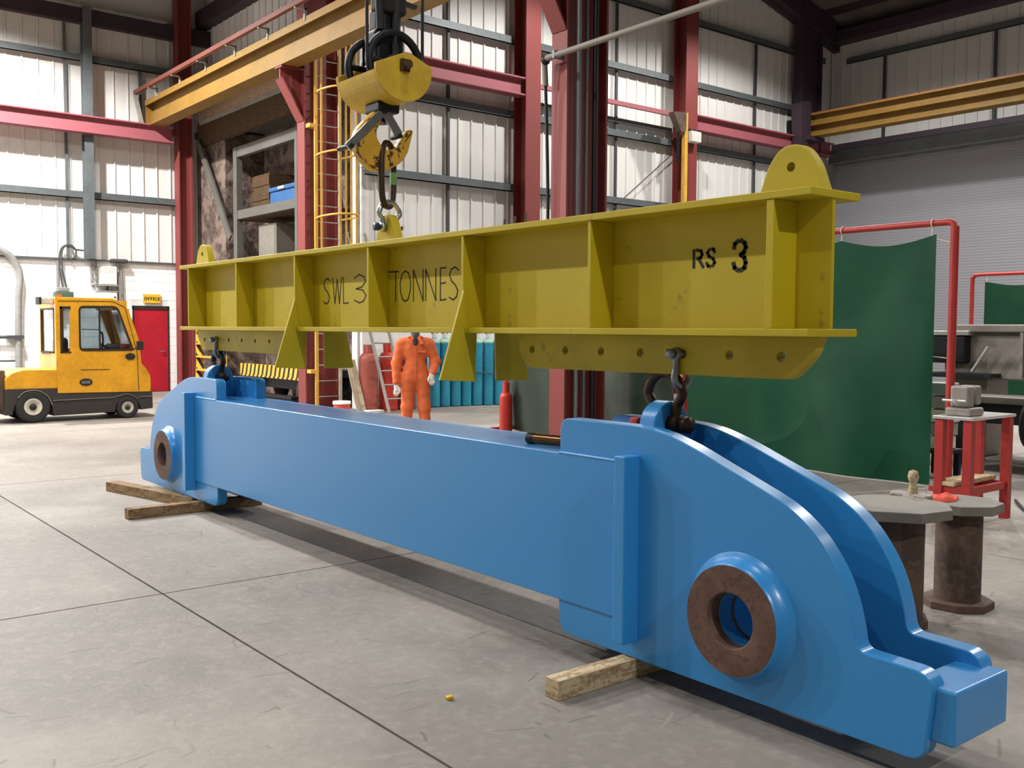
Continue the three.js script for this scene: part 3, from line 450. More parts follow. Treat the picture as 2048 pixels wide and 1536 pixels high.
// plane 'u' or 'v' holds the bow; dir 1 opens downward from the pin (bow above), -1 hangs
function shackle(name, label, at, w, h, flare, r, plane, dir, mat, pinMat) {
  const t = thing(name, label, 'shackle', at); const [u, y, v] = at;
  const P = (a, b) => plane === 'u' ? [u + a, y + dir * b, v] : [u, y + dir * b, v + a];
  part(t, 'bow', tube(bow(w, h, flare).map(([a, b]) => P(a, b)), r, 56, 12), mat);
  for (const s of [-1, 1]) part(t, 'eye', plane === 'u' ? lathe([[r * 0.6, -r], [r * 1.75, -r], [r * 1.85, 0], [r * 1.75, r], [r * 0.6, r]], u + s * w, y, v, 'u', 18) : lathe([[r * 0.6, -r], [r * 1.75, -r], [r * 1.85, 0], [r * 1.75, r], [r * 0.6, r]], u, y, v + s * w, 'v', 18), mat);
  part(t, 'pin', bar(P(-w - r * 2.6, 0), P(w + r * 2.2, 0), r * 0.9, 14), pinMat || mat);
  part(t, 'nut', plane === 'u' ? lathe([[0.001, -r * 0.8], [r * 1.6, -r * 0.8], [r * 1.6, r * 0.8], [0.001, r * 0.8]], u - w - r * 2.4, y, v, 'u', 6) : lathe([[0.001, -r * 0.8], [r * 1.6, -r * 0.8], [r * 1.6, r * 0.8], [0.001, r * 0.8]], u, y, v - w - r * 2.4, 'v', 6), pinMat || mat);
  return t;
}
shackle('bow_shackle', 'silver shackle hung from a keel hole at the near end of the yellow beam', [U0, 1.494, 3.05], 0.04, 0.155, 0.05, 0.016, 'u', -1, M.zincDull);
shackle('bow_shackle', 'rusty brown bow shackle through the near blue lifting lug', [UC, 1.165, 3.152], 0.075, 0.235, 0.105, 0.025, 'v', 1, M.chain);
shackle('bow_shackle', 'dull silver shackle hung from a keel hole at the far end of the yellow beam', [U0, 1.494, 8.42], 0.04, 0.155, 0.05, 0.016, 'u', -1, M.zincDull);
shackle('bow_shackle', 'dark greasy bow shackle through the far blue lifting lug', [UC, 1.165, 8.468], 0.075, 0.235, 0.105, 0.025, 'v', 1, M.darkSteel);
shackle('bow_shackle', 'bright silver bow shackle with dark blue pin on the middle lifting eye', [U0, 2.265, YC], 0.055, 0.165, 0.078, 0.018, 'u', 1, M.zinc, M.pinBlue);
{ // long master link between hook and shackle
  const a = 0.082, h = 0.205, pts = []; for (let i = 0; i < 32; i++) { const A = i / 32 * 2 * Math.PI, s = Math.sin(A), co = Math.cos(A); const x = Math.sign(co) * Math.pow(Math.abs(co), 0.8) * a; pts.push([3.448 + x * 0.87, 2.605 + Math.sign(s) * Math.pow(Math.abs(s), 0.62) * h, 5.59 + x * 0.5]); }
  const t = thing('master_link', 'long brown oval chain link between the hook and the silver shackle', 'chain link', [3.448, 2.4, 5.59]);
  part(t, 'link', tube(pts, 0.021, 72, 12, true), M.chain);
  part(t, 'tape', bar([3.519, 2.55, 5.631], [3.519, 2.63, 5.631], 0.0235, 12), M.greenTape, 'green tape wrapped round the link');
}
{
  const t = thing('shackle_pin', 'glossy brown shackle pin lying on the blue beam behind the end plate', 'pin', [3.4, 0.992, 3.9]);
  part(t, 'shank', bar([3.37, 1.022, 4.0], [3.43, 1.022, 3.7], 0.028, 18), M.bronze); part(t, 'head', [bar([3.365, 1.022, 4.03], [3.372, 1.022, 3.99], 0.03, 18)], M.darkSteel);
}
// ================================================================ timbers and bits on the floor
single('timber', 'pale square timber sticking out under the near end of the blue beam', 'timber', [3.2, 0, 3.15], rbx(2.775, 3.85, 0, 0.088, 3.11, 3.2, 0.004), M.wood);
single('timber', 'brown square timber sticking out under the far end of the blue beam', 'timber', [3.2, 0, 8.36], rbx(2.615, 3.8, 0, 0.088, 8.31, 8.41, 0.004), M.midWood);
single('timber', 'dark flat timber lying lengthwise under the far blue end plate', 'timber', [3.2, 0, 9.2], flat([2.98, 0.045, 9.95], [3.3, 0.045, 8.55], 0.13, 0.085), M.midWood);
single('yellow_scrap', 'tiny yellow scrap on the bare floor in front of the near timber', 'scrap', [2.42, 0, 3.42], rbx(2.405, 2.435, 0, 0.016, 3.41, 3.435, 0.004), M.sign);
// ================================================================ tow tractor
{
  const t = thing('tow_tractor', 'yellow tow tractor with a glazed cab standing before the white wall', 'tractor', [4.8, 0, 18.3]);
  const N = 17.72, F = 18.82;
  const body = outline([[4.447, 0.48], [6.0, 0.455, 0.03], [6.0, 0.735, 0.05], [5.92, 0.88, 0.05], [5.845, 0.96], [5.812, 1.36, 0.1], [5.64, 1.89, 0.1], [5.52, 2.045, 0.12], [5.38, 2.092, 0.06], [4.447, 2.085, 0.03]]);
  const win = () => { const p = new THREE.Path(); outline([[4.83, 1.93, 0.07], [5.43, 1.94, 0.09], [5.68, 1.215, 0.05], [4.83, 1.215, 0.07]]).getPoints(6).forEach((q, i) => i ? p.lineTo(q.x, q.y) : p.moveTo(q.x, q.y)); p.closePath(); return p; };
  const slot = () => { const p = new THREE.Path(); p.moveTo(4.51, 1.93); p.lineTo(4.665, 1.93); p.lineTo(4.655, 1.165); p.lineTo(4.51, 1.165); p.closePath(); return p; };
  for (const v of [N, F - 0.05]) { const s = part(t, 'cab_side', exUY(body.clone(), v, v + 0.05, 0.008, [win(), slot()]), M.tractor);
    if (v === N) { part(s, 'window_seal', [exUY(outline([[4.8, 1.96, 0.09], [5.45, 1.97, 0.1], [5.72, 1.185, 0.06], [4.8, 1.185, 0.09]]), v - 0.006, v + 0.02, 0, [win()])], M.seal); part(s, 'slot_seal', [bx(4.5, 4.535, 1.16, 1.94, v - 0.006, v + 0.02), bx(4.5, 4.67, 1.155, 1.18, v - 0.006, v + 0.02), bx(4.5, 4.67, 1.9, 1.945, v - 0.006, v + 0.02)], M.seal); part(s, 'sliding_rail', [bar([4.84, 1.56, v - 0.005], [5.14, 1.555, v - 0.005], 0.009, 6), bx(5.13, 5.155, 1.22, 1.93, v - 0.004, v + 0.02)], M.seal); part(s, 'door_seam', [bar([4.82, 0.87, v - 0.003], [5.3, 0.868, v - 0.003], 0.005, 6), bar([5.79, 0.48, v - 0.003], [5.77, 1.15, v - 0.003], 0.005, 6), bar([5.77, 1.15, v - 0.003], [5.57, 1.95, v - 0.003], 0.005, 6), bar([5.57, 1.95, v - 0.003], [5.36, 2.045, v - 0.003], 0.005, 6), bar([5.36, 2.045, v - 0.003], [4.47, 2.035, v - 0.003], 0.005, 6)], M.seal); part(s, 'badge', [lathe([[0.001, 0], [0.105, 0], [0.105, 0.008], [0.001, 0.01]], 0, 0, 0, 'v', 32).scale(1, 0.6, 1).rotateY(Math.PI).translate(4.9, 0.655, -(v - 0.001)), lathe([[0.001, 0], [0.085, 0], [0.085, 0.008], [0.001, 0.01]], 0, 0, 0, 'v', 32).scale(1, 0.7, 1).rotateY(Math.PI).translate(5.65, 1.085, -(v - 0.001))], M.seal, 'black oval badges'); }
    part(s, 'window_pane', exUY([[4.83, 1.93], [5.43, 1.94], [5.68, 1.215], [4.83, 1.215]], v + 0.024, v + 0.03), M.glass); }
  part(t, 'badge_mark', [-0.058, -0.03, 0.0, 0.03, 0.056].map((d, i) => bx(4.9 + d - 0.009, 4.9 + d + 0.009, 0.632, 0.676, N - 0.0135, N - 0.01)), M.grey, 'pale worn letters on the oval badge');
  part(t, 'roof', exUY([[4.44, 2.06], [5.38, 2.068], [5.38, 2.1], [4.44, 2.1]], N + 0.01, F - 0.01, 0.006), M.tractor);
  part(t, 'nose', exUY([[5.8, 0.46], [5.99, 0.46], [5.99, 0.735], [5.91, 0.88], [5.84, 0.96], [5.8, 0.96]], N + 0.05, F - 0.05), M.tractor);
  part(t, 'windscreen', [flat([5.82, 0.97, (N + F) / 2], [5.64, 1.88, (N + F) / 2], F - N - 0.14, 0.012, [1, 0, 0])], M.glass);
  part(t, 'windscreen_pillar', [flat([5.81, 0.95, N + 0.06], [5.62, 1.92, N + 0.06], 0.06, 0.05, [1, 0, 0]), flat([5.81, 0.95, F - 0.06], [5.62, 1.92, F - 0.06], 0.06, 0.05, [1, 0, 0]), bx(5.38, 5.62, 1.9, 2.06, N + 0.05, F - 0.05)], M.tractor);
  const rw = (a, b, c, d) => { const p = new THREE.Path(); p.moveTo(a, c); p.lineTo(a, d); p.lineTo(b, d); p.lineTo(b, c); p.closePath(); return p; };
  const back = part(t, 'cab_back', exVY([[N + 0.01, 0.6], [F - 0.01, 0.6], [F - 0.01, 2.085], [N + 0.01, 2.085]], 4.435, 4.47, 0, [rw(N + 0.14, F - 0.14, 1.17, 1.9)]), M.tractor);
  part(back, 'window_pane', bx(4.45, 4.456, 1.17, 1.9, N + 0.14, F - 0.14), M.glass); part(back, 'window_seal', [bx(4.428, 4.445, 1.15, 1.18, N + 0.11, F - 0.11), bx(4.428, 4.445, 1.89, 1.92, N + 0.11, F - 0.11), bx(4.428, 4.445, 1.15, 1.92, N + 0.11, N + 0.15), bx(4.428, 4.445, 1.15, 1.92, F - 0.15, F - 0.11)], M.seal);
  part(t, 'rear_deck', exUY([[4.46, 0.56], [4.46, 0.88], [3.9, 0.885, 0.1], [3.74, 0.83, 0.08], [3.66, 0.75, 0.04], [3.66, 0.56]], N + 0.02, F - 0.02, 0.015), M.tractor);
  part(t, 'rear_bumper', rbx(3.36, 3.68, 0.2, 0.88, N + 0.15, F - 0.15, 0.03), M.brownSteel);
  part(t, 'work_lamp', [rbx(4.22, 4.43, 1.98, 2.09, N + 0.1, N + 0.35, 0.02)], M.rim); part(t, 'lamp_lens', rbx(4.2, 4.24, 1.97, 2.1, N + 0.08, N + 0.33, 0.015), M.seal);
  const RW = [4.06, 0.265], FW = [5.6, 0.188];
  part(t, 'chassis', exUY([[3.64, 0.57], [4.46, 0.56], [4.46, 0.48], [6.03, 0.45, 0.02], [6.04, 0.16, 0.03], [5.83, 0.14], [5.79, 0.26], [5.7, 0.34], [5.6, 0.37], [5.5, 0.34], [5.41, 0.26], [5.38, 0.12], [4.38, 0.1], [4.35, 0.28], [4.28, 0.42], [4.18, 0.5], [4.06, 0.53], [3.93, 0.5], [3.84, 0.42], [3.78, 0.28], [3.74, 0.14], [3.64, 0.14]], N + 0.01, F - 0.01, 0.006), M.chassis);
  part(t, 'arch_lip', [tube([[4.36, 0.28, N], [4.29, 0.43, N], [4.18, 0.515, N], [4.06, 0.54, N], [3.92, 0.51, N], [3.83, 0.42, N]], 0.01, 30, 6), bar([4.37, 0.36, N], [5.36, 0.375, N], 0.007, 6), tube([[5.36, 0.375, N], [5.45, 0.4, N], [5.56, 0.425, N], [5.68, 0.4, N], [5.78, 0.33, N]], 0.007, 24, 6), bar([5.78, 0.37, N], [6.03, 0.37, N], 0.007, 6)], M.plateSteel);
  for (const [w, r, v, side] of [[RW, 0.265, N - 0.02, 1], [FW, 0.188, N - 0.01, 1], [RW, 0.265, F - 0.2, 1], [FW, 0.188, F - 0.18, 1]]) {
    const W = part(t, 'wheel', lathe([[r * 0.55, 0.02], [r * 0.9, 0], [r, 0.03], [r, 0.17], [r * 0.9, 0.2], [r * 0.5, 0.19]], 0, 0, 0, 'v', 36).rotateY(Math.PI).rotateY(Math.PI).translate(w[0], w[1], -v), M.rubber);
    part(W, 'rim', [lathe([[r * 0.2, 0.035], [r * 0.3, 0.045], [r * 0.36, 0.03], [r * 0.5, 0.01], [r * 0.55, 0.03], [r * 0.52, 0.1]], 0, 0, 0, 'v', 32).translate(w[0], w[1], -v)], M.rim);
    part(W, 'hub', lathe([[0.001, 0.0], [r * 0.18, 0.005], [r * 0.24, 0.05]], 0, 0, 0, 'v', 20).translate(w[0], w[1], -v), M.seal);
  }
  part(t, 'seat', [rbx(4.62, 5.0, 0.95, 1.1, 17.95, 18.5, 0.05), rbx(4.55, 4.7, 1.0, 1.42, 17.95, 18.5, 0.07)], M.seal);
  part(t, 'dashboard', [rbx(5.5, 5.78, 0.9, 1.3, N + 0.08, F - 0.08, 0.06), bar([5.3, 1.3, 18.25], [5.55, 1.15, 18.25], 0.02), new THREE.TorusGeometry(0.15, 0.016, 8, 24).rotateY(1.1).translate(5.32, 1.36, -18.25)], M.seal);
  part(t, 'mirror', [bar([5.7, 1.2, N - 0.02], [5.78, 1.3, N - 0.12], 0.01), rbx(5.72, 5.84, 1.2, 1.36, N - 0.15, N - 0.11, 0.02)], M.seal);
  part(t, 'wiper', bar([4.3 + 0.11, 1.16, N + 0.3], [4.41, 1.14, F - 0.3], 0.012), M.seal);
}
// ================================================================ fittings on the far wall
const WF = VF - 0.03;
{
  const t = thing('vent_pipe', 'grey bent vent pipe rising beside the yellow tractor on white wall', 'pipe', [5.35, 0, WF - 0.15]);
  part(t, 'pipe', tube([[5.34, 0.0, WF - 0.12], [5.34, 1.2, WF - 0.12], [5.36, 2.2, WF - 0.12], [5.4, 2.75, WF - 0.12], [5.32, 3.02, WF - 0.12], [5.15, 3.24, WF - 0.12], [4.8, 3.42, WF - 0.12]], 0.075, 60, 12), M.grey);
  part(t, 'clip', [bx(5.1, 5.44, 1.32, 1.4, WF - 0.22, WF)], M.rod);
  part(t, 'side_rail', [bar([4.3, 1.36, WF - 0.1], [5.3, 1.36, WF - 0.1], 0.035), bar([4.3, 0.82, WF - 0.1], [5.3, 0.82, WF - 0.1], 0.02)], M.rod);
}
{
  const t = thing('cable_loop', 'black cables looping up from a grey green switch box', 'cable', [6.3, 2.2, WF - 0.1]);
  part(t, 'cable', [tube([[6.31, 2.52, WF - 0.12], [6.28, 2.75, WF - 0.1], [6.25, 3.1, WF - 0.1], [6.3, 3.42, WF - 0.1], [6.48, 3.52, WF - 0.1], [6.62, 3.4, WF - 0.1], [6.6, 3.25, WF - 0.1], [6.5, 3.18, WF - 0.1]], 0.02, 60, 8), tube([[6.39, 2.52, WF - 0.12], [6.35, 2.72, WF - 0.12], [6.3, 3.0, WF - 0.12], [6.32, 3.38, WF - 0.1], [6.45, 3.5, WF - 0.1], [6.6, 3.42, WF - 0.1], [6.8, 3.4, WF - 0.1]], 0.02, 60, 8)], M.rod);
  part(t, 'conduit', bx(6.2, 6.24, 2.53, 3.2, WF - 0.05, WF), M.grey);
}
{
  const t = thing('switch_box', 'grey green isolator box with an orange label above the tractor cab', 'switch box', [6.36, 2.0, WF - 0.2]);
  part(t, 'body', rbx(6.12, 6.52, 2.16, 2.42, WF - 0.25, WF, 0.03), M.greenBox); part(t, 'top', rbx(6.18, 6.44, 2.42, 2.52, WF - 0.2, WF, 0.02), M.grey); part(t, 'plate', rbx(6.0, 6.28, 1.9, 2.155, WF - 0.18, WF, 0.02), M.grey); part(t, 'label', bx(6.14, 6.26, 2.24, 2.36, WF - 0.262, WF - 0.25), M.orange, 'orange label');
}
{
  const t = thing('distribution_box', 'white wall box with grey rim hanging over a smaller meter box', 'switch box', [7.3, 2.4, WF]);
  part(t, 'body', rbx(7.14, 7.52, 2.62, 3.05, WF - 0.2, WF, 0.01), M.white); part(t, 'bottom_rim', bx(7.12, 7.54, 2.58, 2.62, WF - 0.21, WF), M.grey); part(t, 'outlet', bx(7.31, 7.35, 2.46, 2.58, WF - 0.1, WF - 0.05), M.rod);
}
{ const t = thing('meter_box', 'white meter box with a small lock below the hanging wall box', 'switch box', [7.3, 1.9, WF]); part(t, 'body', rbx(7.1, 7.52, 1.9, 2.44, WF - 0.2, WF, 0.008), M.white); part(t, 'top_rim', bx(7.08, 7.54, 2.44, 2.465, WF - 0.21, WF), M.grey); part(t, 'lock', lathe([[0.001, -0.01], [0.02, -0.01], [0.02, 0.01], [0.001, 0.01]], 7.46, 2.32, WF - 0.205, 'v', 12), M.rod); }
{ const t = thing('cable_ladder', 'short vertical cable ladder on the white wall left of the wall box', 'cable tray', [7.05, 2.6, WF]); part(t, 'side_rail', [bx(6.96, 6.98, 2.6, 3.17, WF - 0.06, WF), bx(7.08, 7.1, 2.6, 3.17, WF - 0.06, WF)], M.grey); for (const y of [2.68, 2.85, 3.02]) part(t, 'rung', bx(6.97, 7.09, y, y + 0.025, WF - 0.06, WF - 0.03), M.grey); part(t, 'gland', new THREE.SphereGeometry(0.05, 10, 8).translate(7.0, 2.6, -(WF - 0.06)), M.grey); }
{ const t = thing('conduit_pair', 'two thin grey conduits dropping from a dark junction under the flashing', 'conduit', [7.62, 1.8, WF]); part(t, 'conduit', tube([[7.62, 3.1, WF - 0.05], [7.6, 2.9, WF - 0.05], [7.58, 2.75, WF - 0.05], [7.58, 1.7, WF - 0.05]], 0.022, 30, 8), M.grey); part(t, 'conduit', bar([7.67, 3.1, WF - 0.05], [7.7, 1.7, WF - 0.05], 0.022), M.grey); part(t, 'junction', [rbx(7.4, 7.8, 3.14, 3.24, WF - 0.18, WF, 0.04)], M.rod); }
{
  const t = thing('office_sign', 'yellow OFFICE sign above the red door', 'sign', [8.4, 2.2, WF]);
  part(t, 'plate', rbx(8.19, 8.62, 2.2, 2.42, WF - 0.02, WF, 0.004), M.sign);
  const font = await new FontLoader().loadAsync('fonts/droid/droid_sans_bold.typeface.json');
  const g = new TextGeometry('OFFICE', { font, size: 0.083, depth: 0.004, curveSegments: 4 }); g.computeBoundingBox(); g.translate(-(g.boundingBox.max.x) / 2, 0, 0); g.translate(8.405, 2.265, -(WF - 0.02));
  part(t, 'lettering', g, M.ink, 'dark letters OFFICE');
}
// ================================================================ the alcove beside the caged ladder
{
  const t = thing('window_frame', 'grey open window frame of the mezzanine store beside the red column', 'window frame', [9.6, 3.0, 20.5]);
  const b = (v0, v1, y0, y1) => bx(9.5, 9.62, y0, y1, v0, v1);
  part(t, 'top_rail', b(18.95, 22.15, 5.55, 5.78), M.frameDull); part(t, 'middle_rail', b(18.95, 22.15, 4.12, 4.32), M.frameDull); part(t, 'bottom_rail', b(18.95, 22.15, 2.6, 2.75), M.frameDull);
  part(t, 'post', bx(9.49, 9.63, 2.6, 5.785, 22.0, 22.2), M.frameDull); part(t, 'post', bx(9.49, 9.63, 2.6, 5.785, 18.94, 19.06), M.frameDull); part(t, 'jamb', bx(9.62, 10.3, 2.6, 5.78, 18.5, 18.6), M.frameDull);
  part(t, 'shelf', bx(9.62, 10.6, 4.1, 4.14, 18.6, 22.1), M.darkWood); part(t, 'lower_shelf', bx(9.62, 10.6, 2.62, 2.66, 18.6, 22.1), M.darkWood);
}
single('brace_board', 'pale diagonal board leaning across the stone pier beside the window frame', 'board', [9.5, 3.9, 23.5], flat([9.45, 6.2, 24.2], [9.45, 3.7, 22.3], 0.2, 0.05, [1, 0, 0]), M.frameDull);
{ const t = thing('storage_case', 'blue storage case on the dark mezzanine shelf', 'case', [9.9, 4.14, 19.9]); part(t, 'body', rbx(9.65, 10.2, 4.145, 4.6, 19.15, 20.6, 0.05), M.blueTarp); part(t, 'lid', rbx(9.63, 10.22, 4.6, 4.7, 19.12, 20.63, 0.03), M.blueTarp); part(t, 'handle', rbx(9.6, 9.65, 4.62, 4.68, 19.8, 20.1, 0.01), M.white); }
{ const t = thing('locker', 'dull grey locker on the lower mezzanine shelf', 'locker', [10.0, 2.66, 21]); part(t, 'body', rbx(9.75, 10.3, 2.66, 3.95, 20.5, 21.4, 0.02), M.plateSteel); part(t, 'door', rbx(9.735, 9.75, 2.7, 3.9, 20.54, 21.36, 0.005), M.plateSteel); }
{ const t = thing('wooden_crate', 'dark wooden crate behind the mezzanine window frame', 'crate', [10.1, 4.14, 21.2]); part(t, 'box', bx(9.8, 10.5, 4.145, 5.1, 20.9, 21.8), M.darkWood); for (let i = 0; i < 3; i++) part(t, 'slat', bx(9.78, 9.8, 4.2 + i * 0.32, 4.42 + i * 0.32, 20.9, 21.8), M.darkWood); }
{ // stairs and trailer under the alcove
  const t = thing('step_ladder', 'yellow steel steps with striped stringer at the alcove', 'steps', [9.2, 0, 22.6]); const hz = pm(0xffffff, 0.6, 0, { map: hazardTexture(0.4, 0.5, 120) });
  part(t, 'stringer', flat([8.95, 0.04, 21.6], [9.35, 1.65, 22.4], 0.05, 0.16, [0, 0, 1]), M.ladderYellow); part(t, 'striped_stringer', flat([8.95, 0.042, 23.0], [9.35, 1.65, 24.0], 0.05, 0.18, [1, 0, 0]), hz);
  for (let i = 0; i < 5; i++) { const s = (i + 0.6) / 5; part(t, 'tread', rbx(8.95 + 0.4 * s - 0.1, 8.95 + 0.4 * s + 0.12, 0.1 + 1.55 * s - 0.03, 0.1 + 1.55 * s + 0.01, 21.6 + 0.8 * s, 23.0 + 1.0 * s, 0.006), M.ladderYellow); }
}
{
  const t = thing('flatbed_trailer', 'low flatbed trailer with a black and yellow striped side board', 'trailer', [9.7, 0, 20]); const hz = pm(0xffffff, 0.6, 0, { map: hazardTexture(0.42, 0.56, -110) });
  part(t, 'side_board', rbx(9.3, 9.34, 0.52, 0.8, 17.6, 21.45, 0.005), hz, 'black and yellow striped board'); part(t, 'deck', bx(9.34, 10.3, 0.6, 0.74, 17.7, 21.4), M.darkSteel); part(t, 'rail', [bx(9.5, 9.6, 0.3, 0.6, 17.8, 21.4), bx(10.05, 10.15, 0.3, 0.6, 17.8, 21.4)], M.darkSteel);
  for (const v of [18.5, 20.9]) for (const u of [9.42, 10.05]) part(t, 'wheel', lathe([[0.001, -0.08], [0.25, -0.08], [0.28, -0.04], [0.28, 0.04], [0.25, 0.08], [0.001, 0.08]], u, 0.28, v, 'u', 24), M.rubber);
}
single('steel_stock', 'dark stack of flat steel stock on the floor beneath the trailer edge', 'steel stock', [9.2, 0, 19.4], [0, 1, 2].map((i) => rbx(9.02 + 0.02 * i, 9.26, 0.002 + i * 0.07, 0.062 + i * 0.07, 18.2 + i * 0.1, 21.0 - i * 0.15, 0.005)), M.darkSteel);
single('strip_lamp', 'small white tube propped on the trailer by the red column', 'tube', [9.3, 0.8, 18.1], bar([9.28, 0.87, 18.9], [9.28, 0.83, 18.2], 0.035, 10), M.white);
// ================================================================ caged ladder on the column
{
  const t = thing('caged_ladder', 'fixed yellow ladder with safety cage on the red column', 'ladder', [9.05, 0, 16.85]); const v = 16.86;
  part(t, 'side_rail', bx(8.8, 8.86, 0.05, 7.3, v - 0.03, v + 0.01), M.ladderYellow); part(t, 'side_rail', bx(9.3, 9.36, 0.05, 7.3, v - 0.03, v + 0.01), M.rim);
  for (let y = 0.3; y < 7.2; y += 0.3) part(t, 'rung', bar([8.86, y, v - 0.01], [9.3, y, v - 0.01], 0.012, 8), M.ladderGrey);
  const hoop = (y) => tube([[8.83, y, v], [8.8, y + 0.02, v - 0.25], [8.9, y + 0.04, v - 0.6], [9.15, y + 0.05, v - 0.75], [9.4, y + 0.04, v - 0.6], [9.42, y + 0.02, v - 0.25], [9.33, y, v]], 0.02, 40, 8);
  const ys = [2.5, 3.66, 4.82, 5.98, 7.1]; for (const y of ys) part(t, 'hoop', hoop(y), M.ladderYellow);
  for (const [u, d] of [[8.81, 0.27], [8.98, 0.66], [9.3, 0.7], [9.42, 0.3], [9.42, 0.1]]) part(t, 'cage_strap', bx(u - 0.02, u + 0.02, 2.5, 7.15, v - d - 0.006, v - d + 0.006), M.ladderYellow);
  for (const y of [0.75, 5.35]) part(t, 'bracket', bx(8.7, 8.86, y, y + 0.07, v - 0.02, v + 0.14), M.ladderYellow);
}
// ================================================================ gas cylinders
function cylinder(name, label, group, u, v, r, h, mat, kind) {
  const t = thing(name, label, 'gas cylinder', [u, 0, v], group);
  part(t, 'body', lathe([[0.001, 0], [r * 0.9, 0.0], [r, 0.03], [r, h - r * 0.9], [r * 0.94, h - r * 0.5], [r * 0.72, h - r * 0.16], [r * 0.36, h], [0.001, h + 0.005]], u, 0, v, 'y', 28), mat);
  if (kind === 'propane') { const c = part(t, 'collar', [lathe([[r * 0.52, h - 0.04], [r * 0.55, h + 0.15], [r * 0.5, h + 0.15], [r * 0.48, h - 0.04]], u, 0, v, 'y', 20)], mat); part(t, 'foot_ring', lathe([[r * 0.85, 0.001], [r * 1.02, 0.001], [r * 1.02, 0.09], [r * 0.9, 0.1]], u, 0, v, 'y', 24), mat); part(t, 'valve', [bar([u, h, v], [u, h + 0.11, v], 0.022), bar([u - 0.04, h + 0.07, v], [u + 0.04, h + 0.07, v], 0.016)], M.bronze); }
  else { part(t, 'shoulder_band', lathe([[r * 1.004, h - r * 0.95], [r * 0.945, h - r * 0.48], [r * 0.74, h - r * 0.15]], u, 0, v, 'y', 28), M.mint, 'pale green shoulder'); part(t, 'valve_guard', lathe([[r * 0.42, h - 0.01], [r * 0.42, h + 0.14], [r * 0.36, h + 0.17], [0.001, h + 0.17]], u, 0, v, 'y', 16), M.white); part(t, 'valve', bar([u - 0.07, h + 0.1, v], [u + 0.07, h + 0.1, v], 0.018), M.bronze); }
  return t;
}
cylinder('propane_cylinder', 'faded red propane cylinder with a strap, standing left of the leaning ladder', 'red cylinders at the back wall', 9.78, 16.55, 0.185, 1.14, M.cylDull, 'propane');
cylinder('propane_cylinder', 'bright red propane cylinder seen through the rungs of the leaning ladder', 'red cylinders at the back wall', 10.22, 16.55, 0.185, 1.16, M.cylRed, 'propane');
cylinder('propane_cylinder', 'dull brown red propane cylinder half hidden behind the person', 'red cylinders at the back wall', 10.68, 16.62, 0.19, 1.16, M.cylBrown, 'propane');
cylinder('propane_cylinder', 'slim red cylinder standing at the left edge of the dark curtain', null, 9.6, 12.06, 0.1, 0.62, M.cylRed, 'propane');
const TE = [[11.43, 16.72], [11.68, 16.71], [11.93, 16.68], [12.18, 16.65], [12.43, 16.6], [12.68, 16.55], [12.93, 16.5], [13.2, 16.66]];
const TL = ['teal gas cylinder at the left end of the row, beside the person', 'second teal gas cylinder counted from the person', 'third teal gas cylinder counted from the person', 'fourth teal gas cylinder counted from the person', 'fifth teal gas cylinder counted from the person, green shoulder showing', 'sixth teal gas cylinder counted from the person, green shoulder showing', 'seventh teal gas cylinder counted from the person, next to the hanging foot plate', 'last teal gas cylinder, in the shade at the right end of the row'];
TE.forEach(([u, v], i) => cylinder('oxygen_cylinder', TL[i], 'teal cylinders at the back wall', u, v, 0.115, 1.42, M.teal, 'oxygen'));
{ const t = thing('cylinder_rack', 'teal painted steel rail holding the row of teal cylinders', 'rack', [12.2, 0.6, 16.9]); part(t, 'rail', [bx(11.3, 13.3, 0.62, 0.68, 16.86, 16.92), bx(11.3, 13.3, 1.05, 1.1, 16.86, 16.92)], M.teal); part(t, 'chain', tube([[11.35, 0.72, 16.6], [11.9, 0.66, 16.55], [12.4, 0.7, 16.47], [12.95, 0.66, 16.38], [13.2, 0.72, 16.58]], 0.012, 50, 6), M.rod); part(t, 'post', [bx(11.3, 11.36, 0, 1.1, 16.88, 16.94), bx(13.24, 13.3, 0, 1.1, 16.88, 16.94)], M.teal); }
{ // leaning ladder
  const t = thing('leaning_ladder', 'grey aluminium ladder leaning on the back wall before red cylinders', 'ladder', [10, 0, 16.2]);
  const L = [[9.88, 0.0, 15.95], [9.47, 3.45, 16.85]], R = [[10.3, 0.0, 15.95], [9.88, 3.45, 16.85]];
  part(t, 'side_rail', flat(...L, 0.07, 0.03, [1, 0, 0]), M.ladderGrey); part(t, 'side_rail', flat(...R, 0.07, 0.03, [1, 0, 0]), M.ladderGrey);
  const at = (P, s) => P[0].map((q, i) => q + (P[1][i] - q) * s);
  for (let i = 1; i < 13; i++) part(t, 'rung', bar(at(L, i / 13), at(R, i / 13), 0.016, 8), M.ladderGrey);
}
for (const [i, d] of [[0, 0], [1, 0.1]]) single('plank', i ? 'pale plank leaning by the red cylinder, right one of two' : 'pale plank leaning by the red column, left one of two', 'plank', [9.5 + d, 0, 16.4], flat([9.46 + d, 0, 16.35], [9.4 + d, 1.0, 16.68], 0.09, 0.03, [0, 0, 1]), M.plank);
{ const t = thing('paint_bucket', 'white rimmed bucket standing at the foot of the red column', 'bucket', [9.0, 0, 16.2]); part(t, 'body', lathe([[0.13, 0], [0.16, 0.2], [0.155, 0.2], [0.12, 0.01], [0.001, 0.01]], 9.0, 0, 16.2, 'y', 24), M.clothRed); part(t, 'lid', lathe([[0.001, 0.255], [0.165, 0.255], [0.17, 0.2], [0.16, 0.2]], 9.0, 0, 16.2, 'y', 24), M.white); }
single('white_tray', 'flat white tray on the floor below the faded red cylinder', 'tray', [9.66, 0, 16.15], rbx(9.5, 9.83, 0, 0.06, 16.05, 16.25, 0.01), M.white);
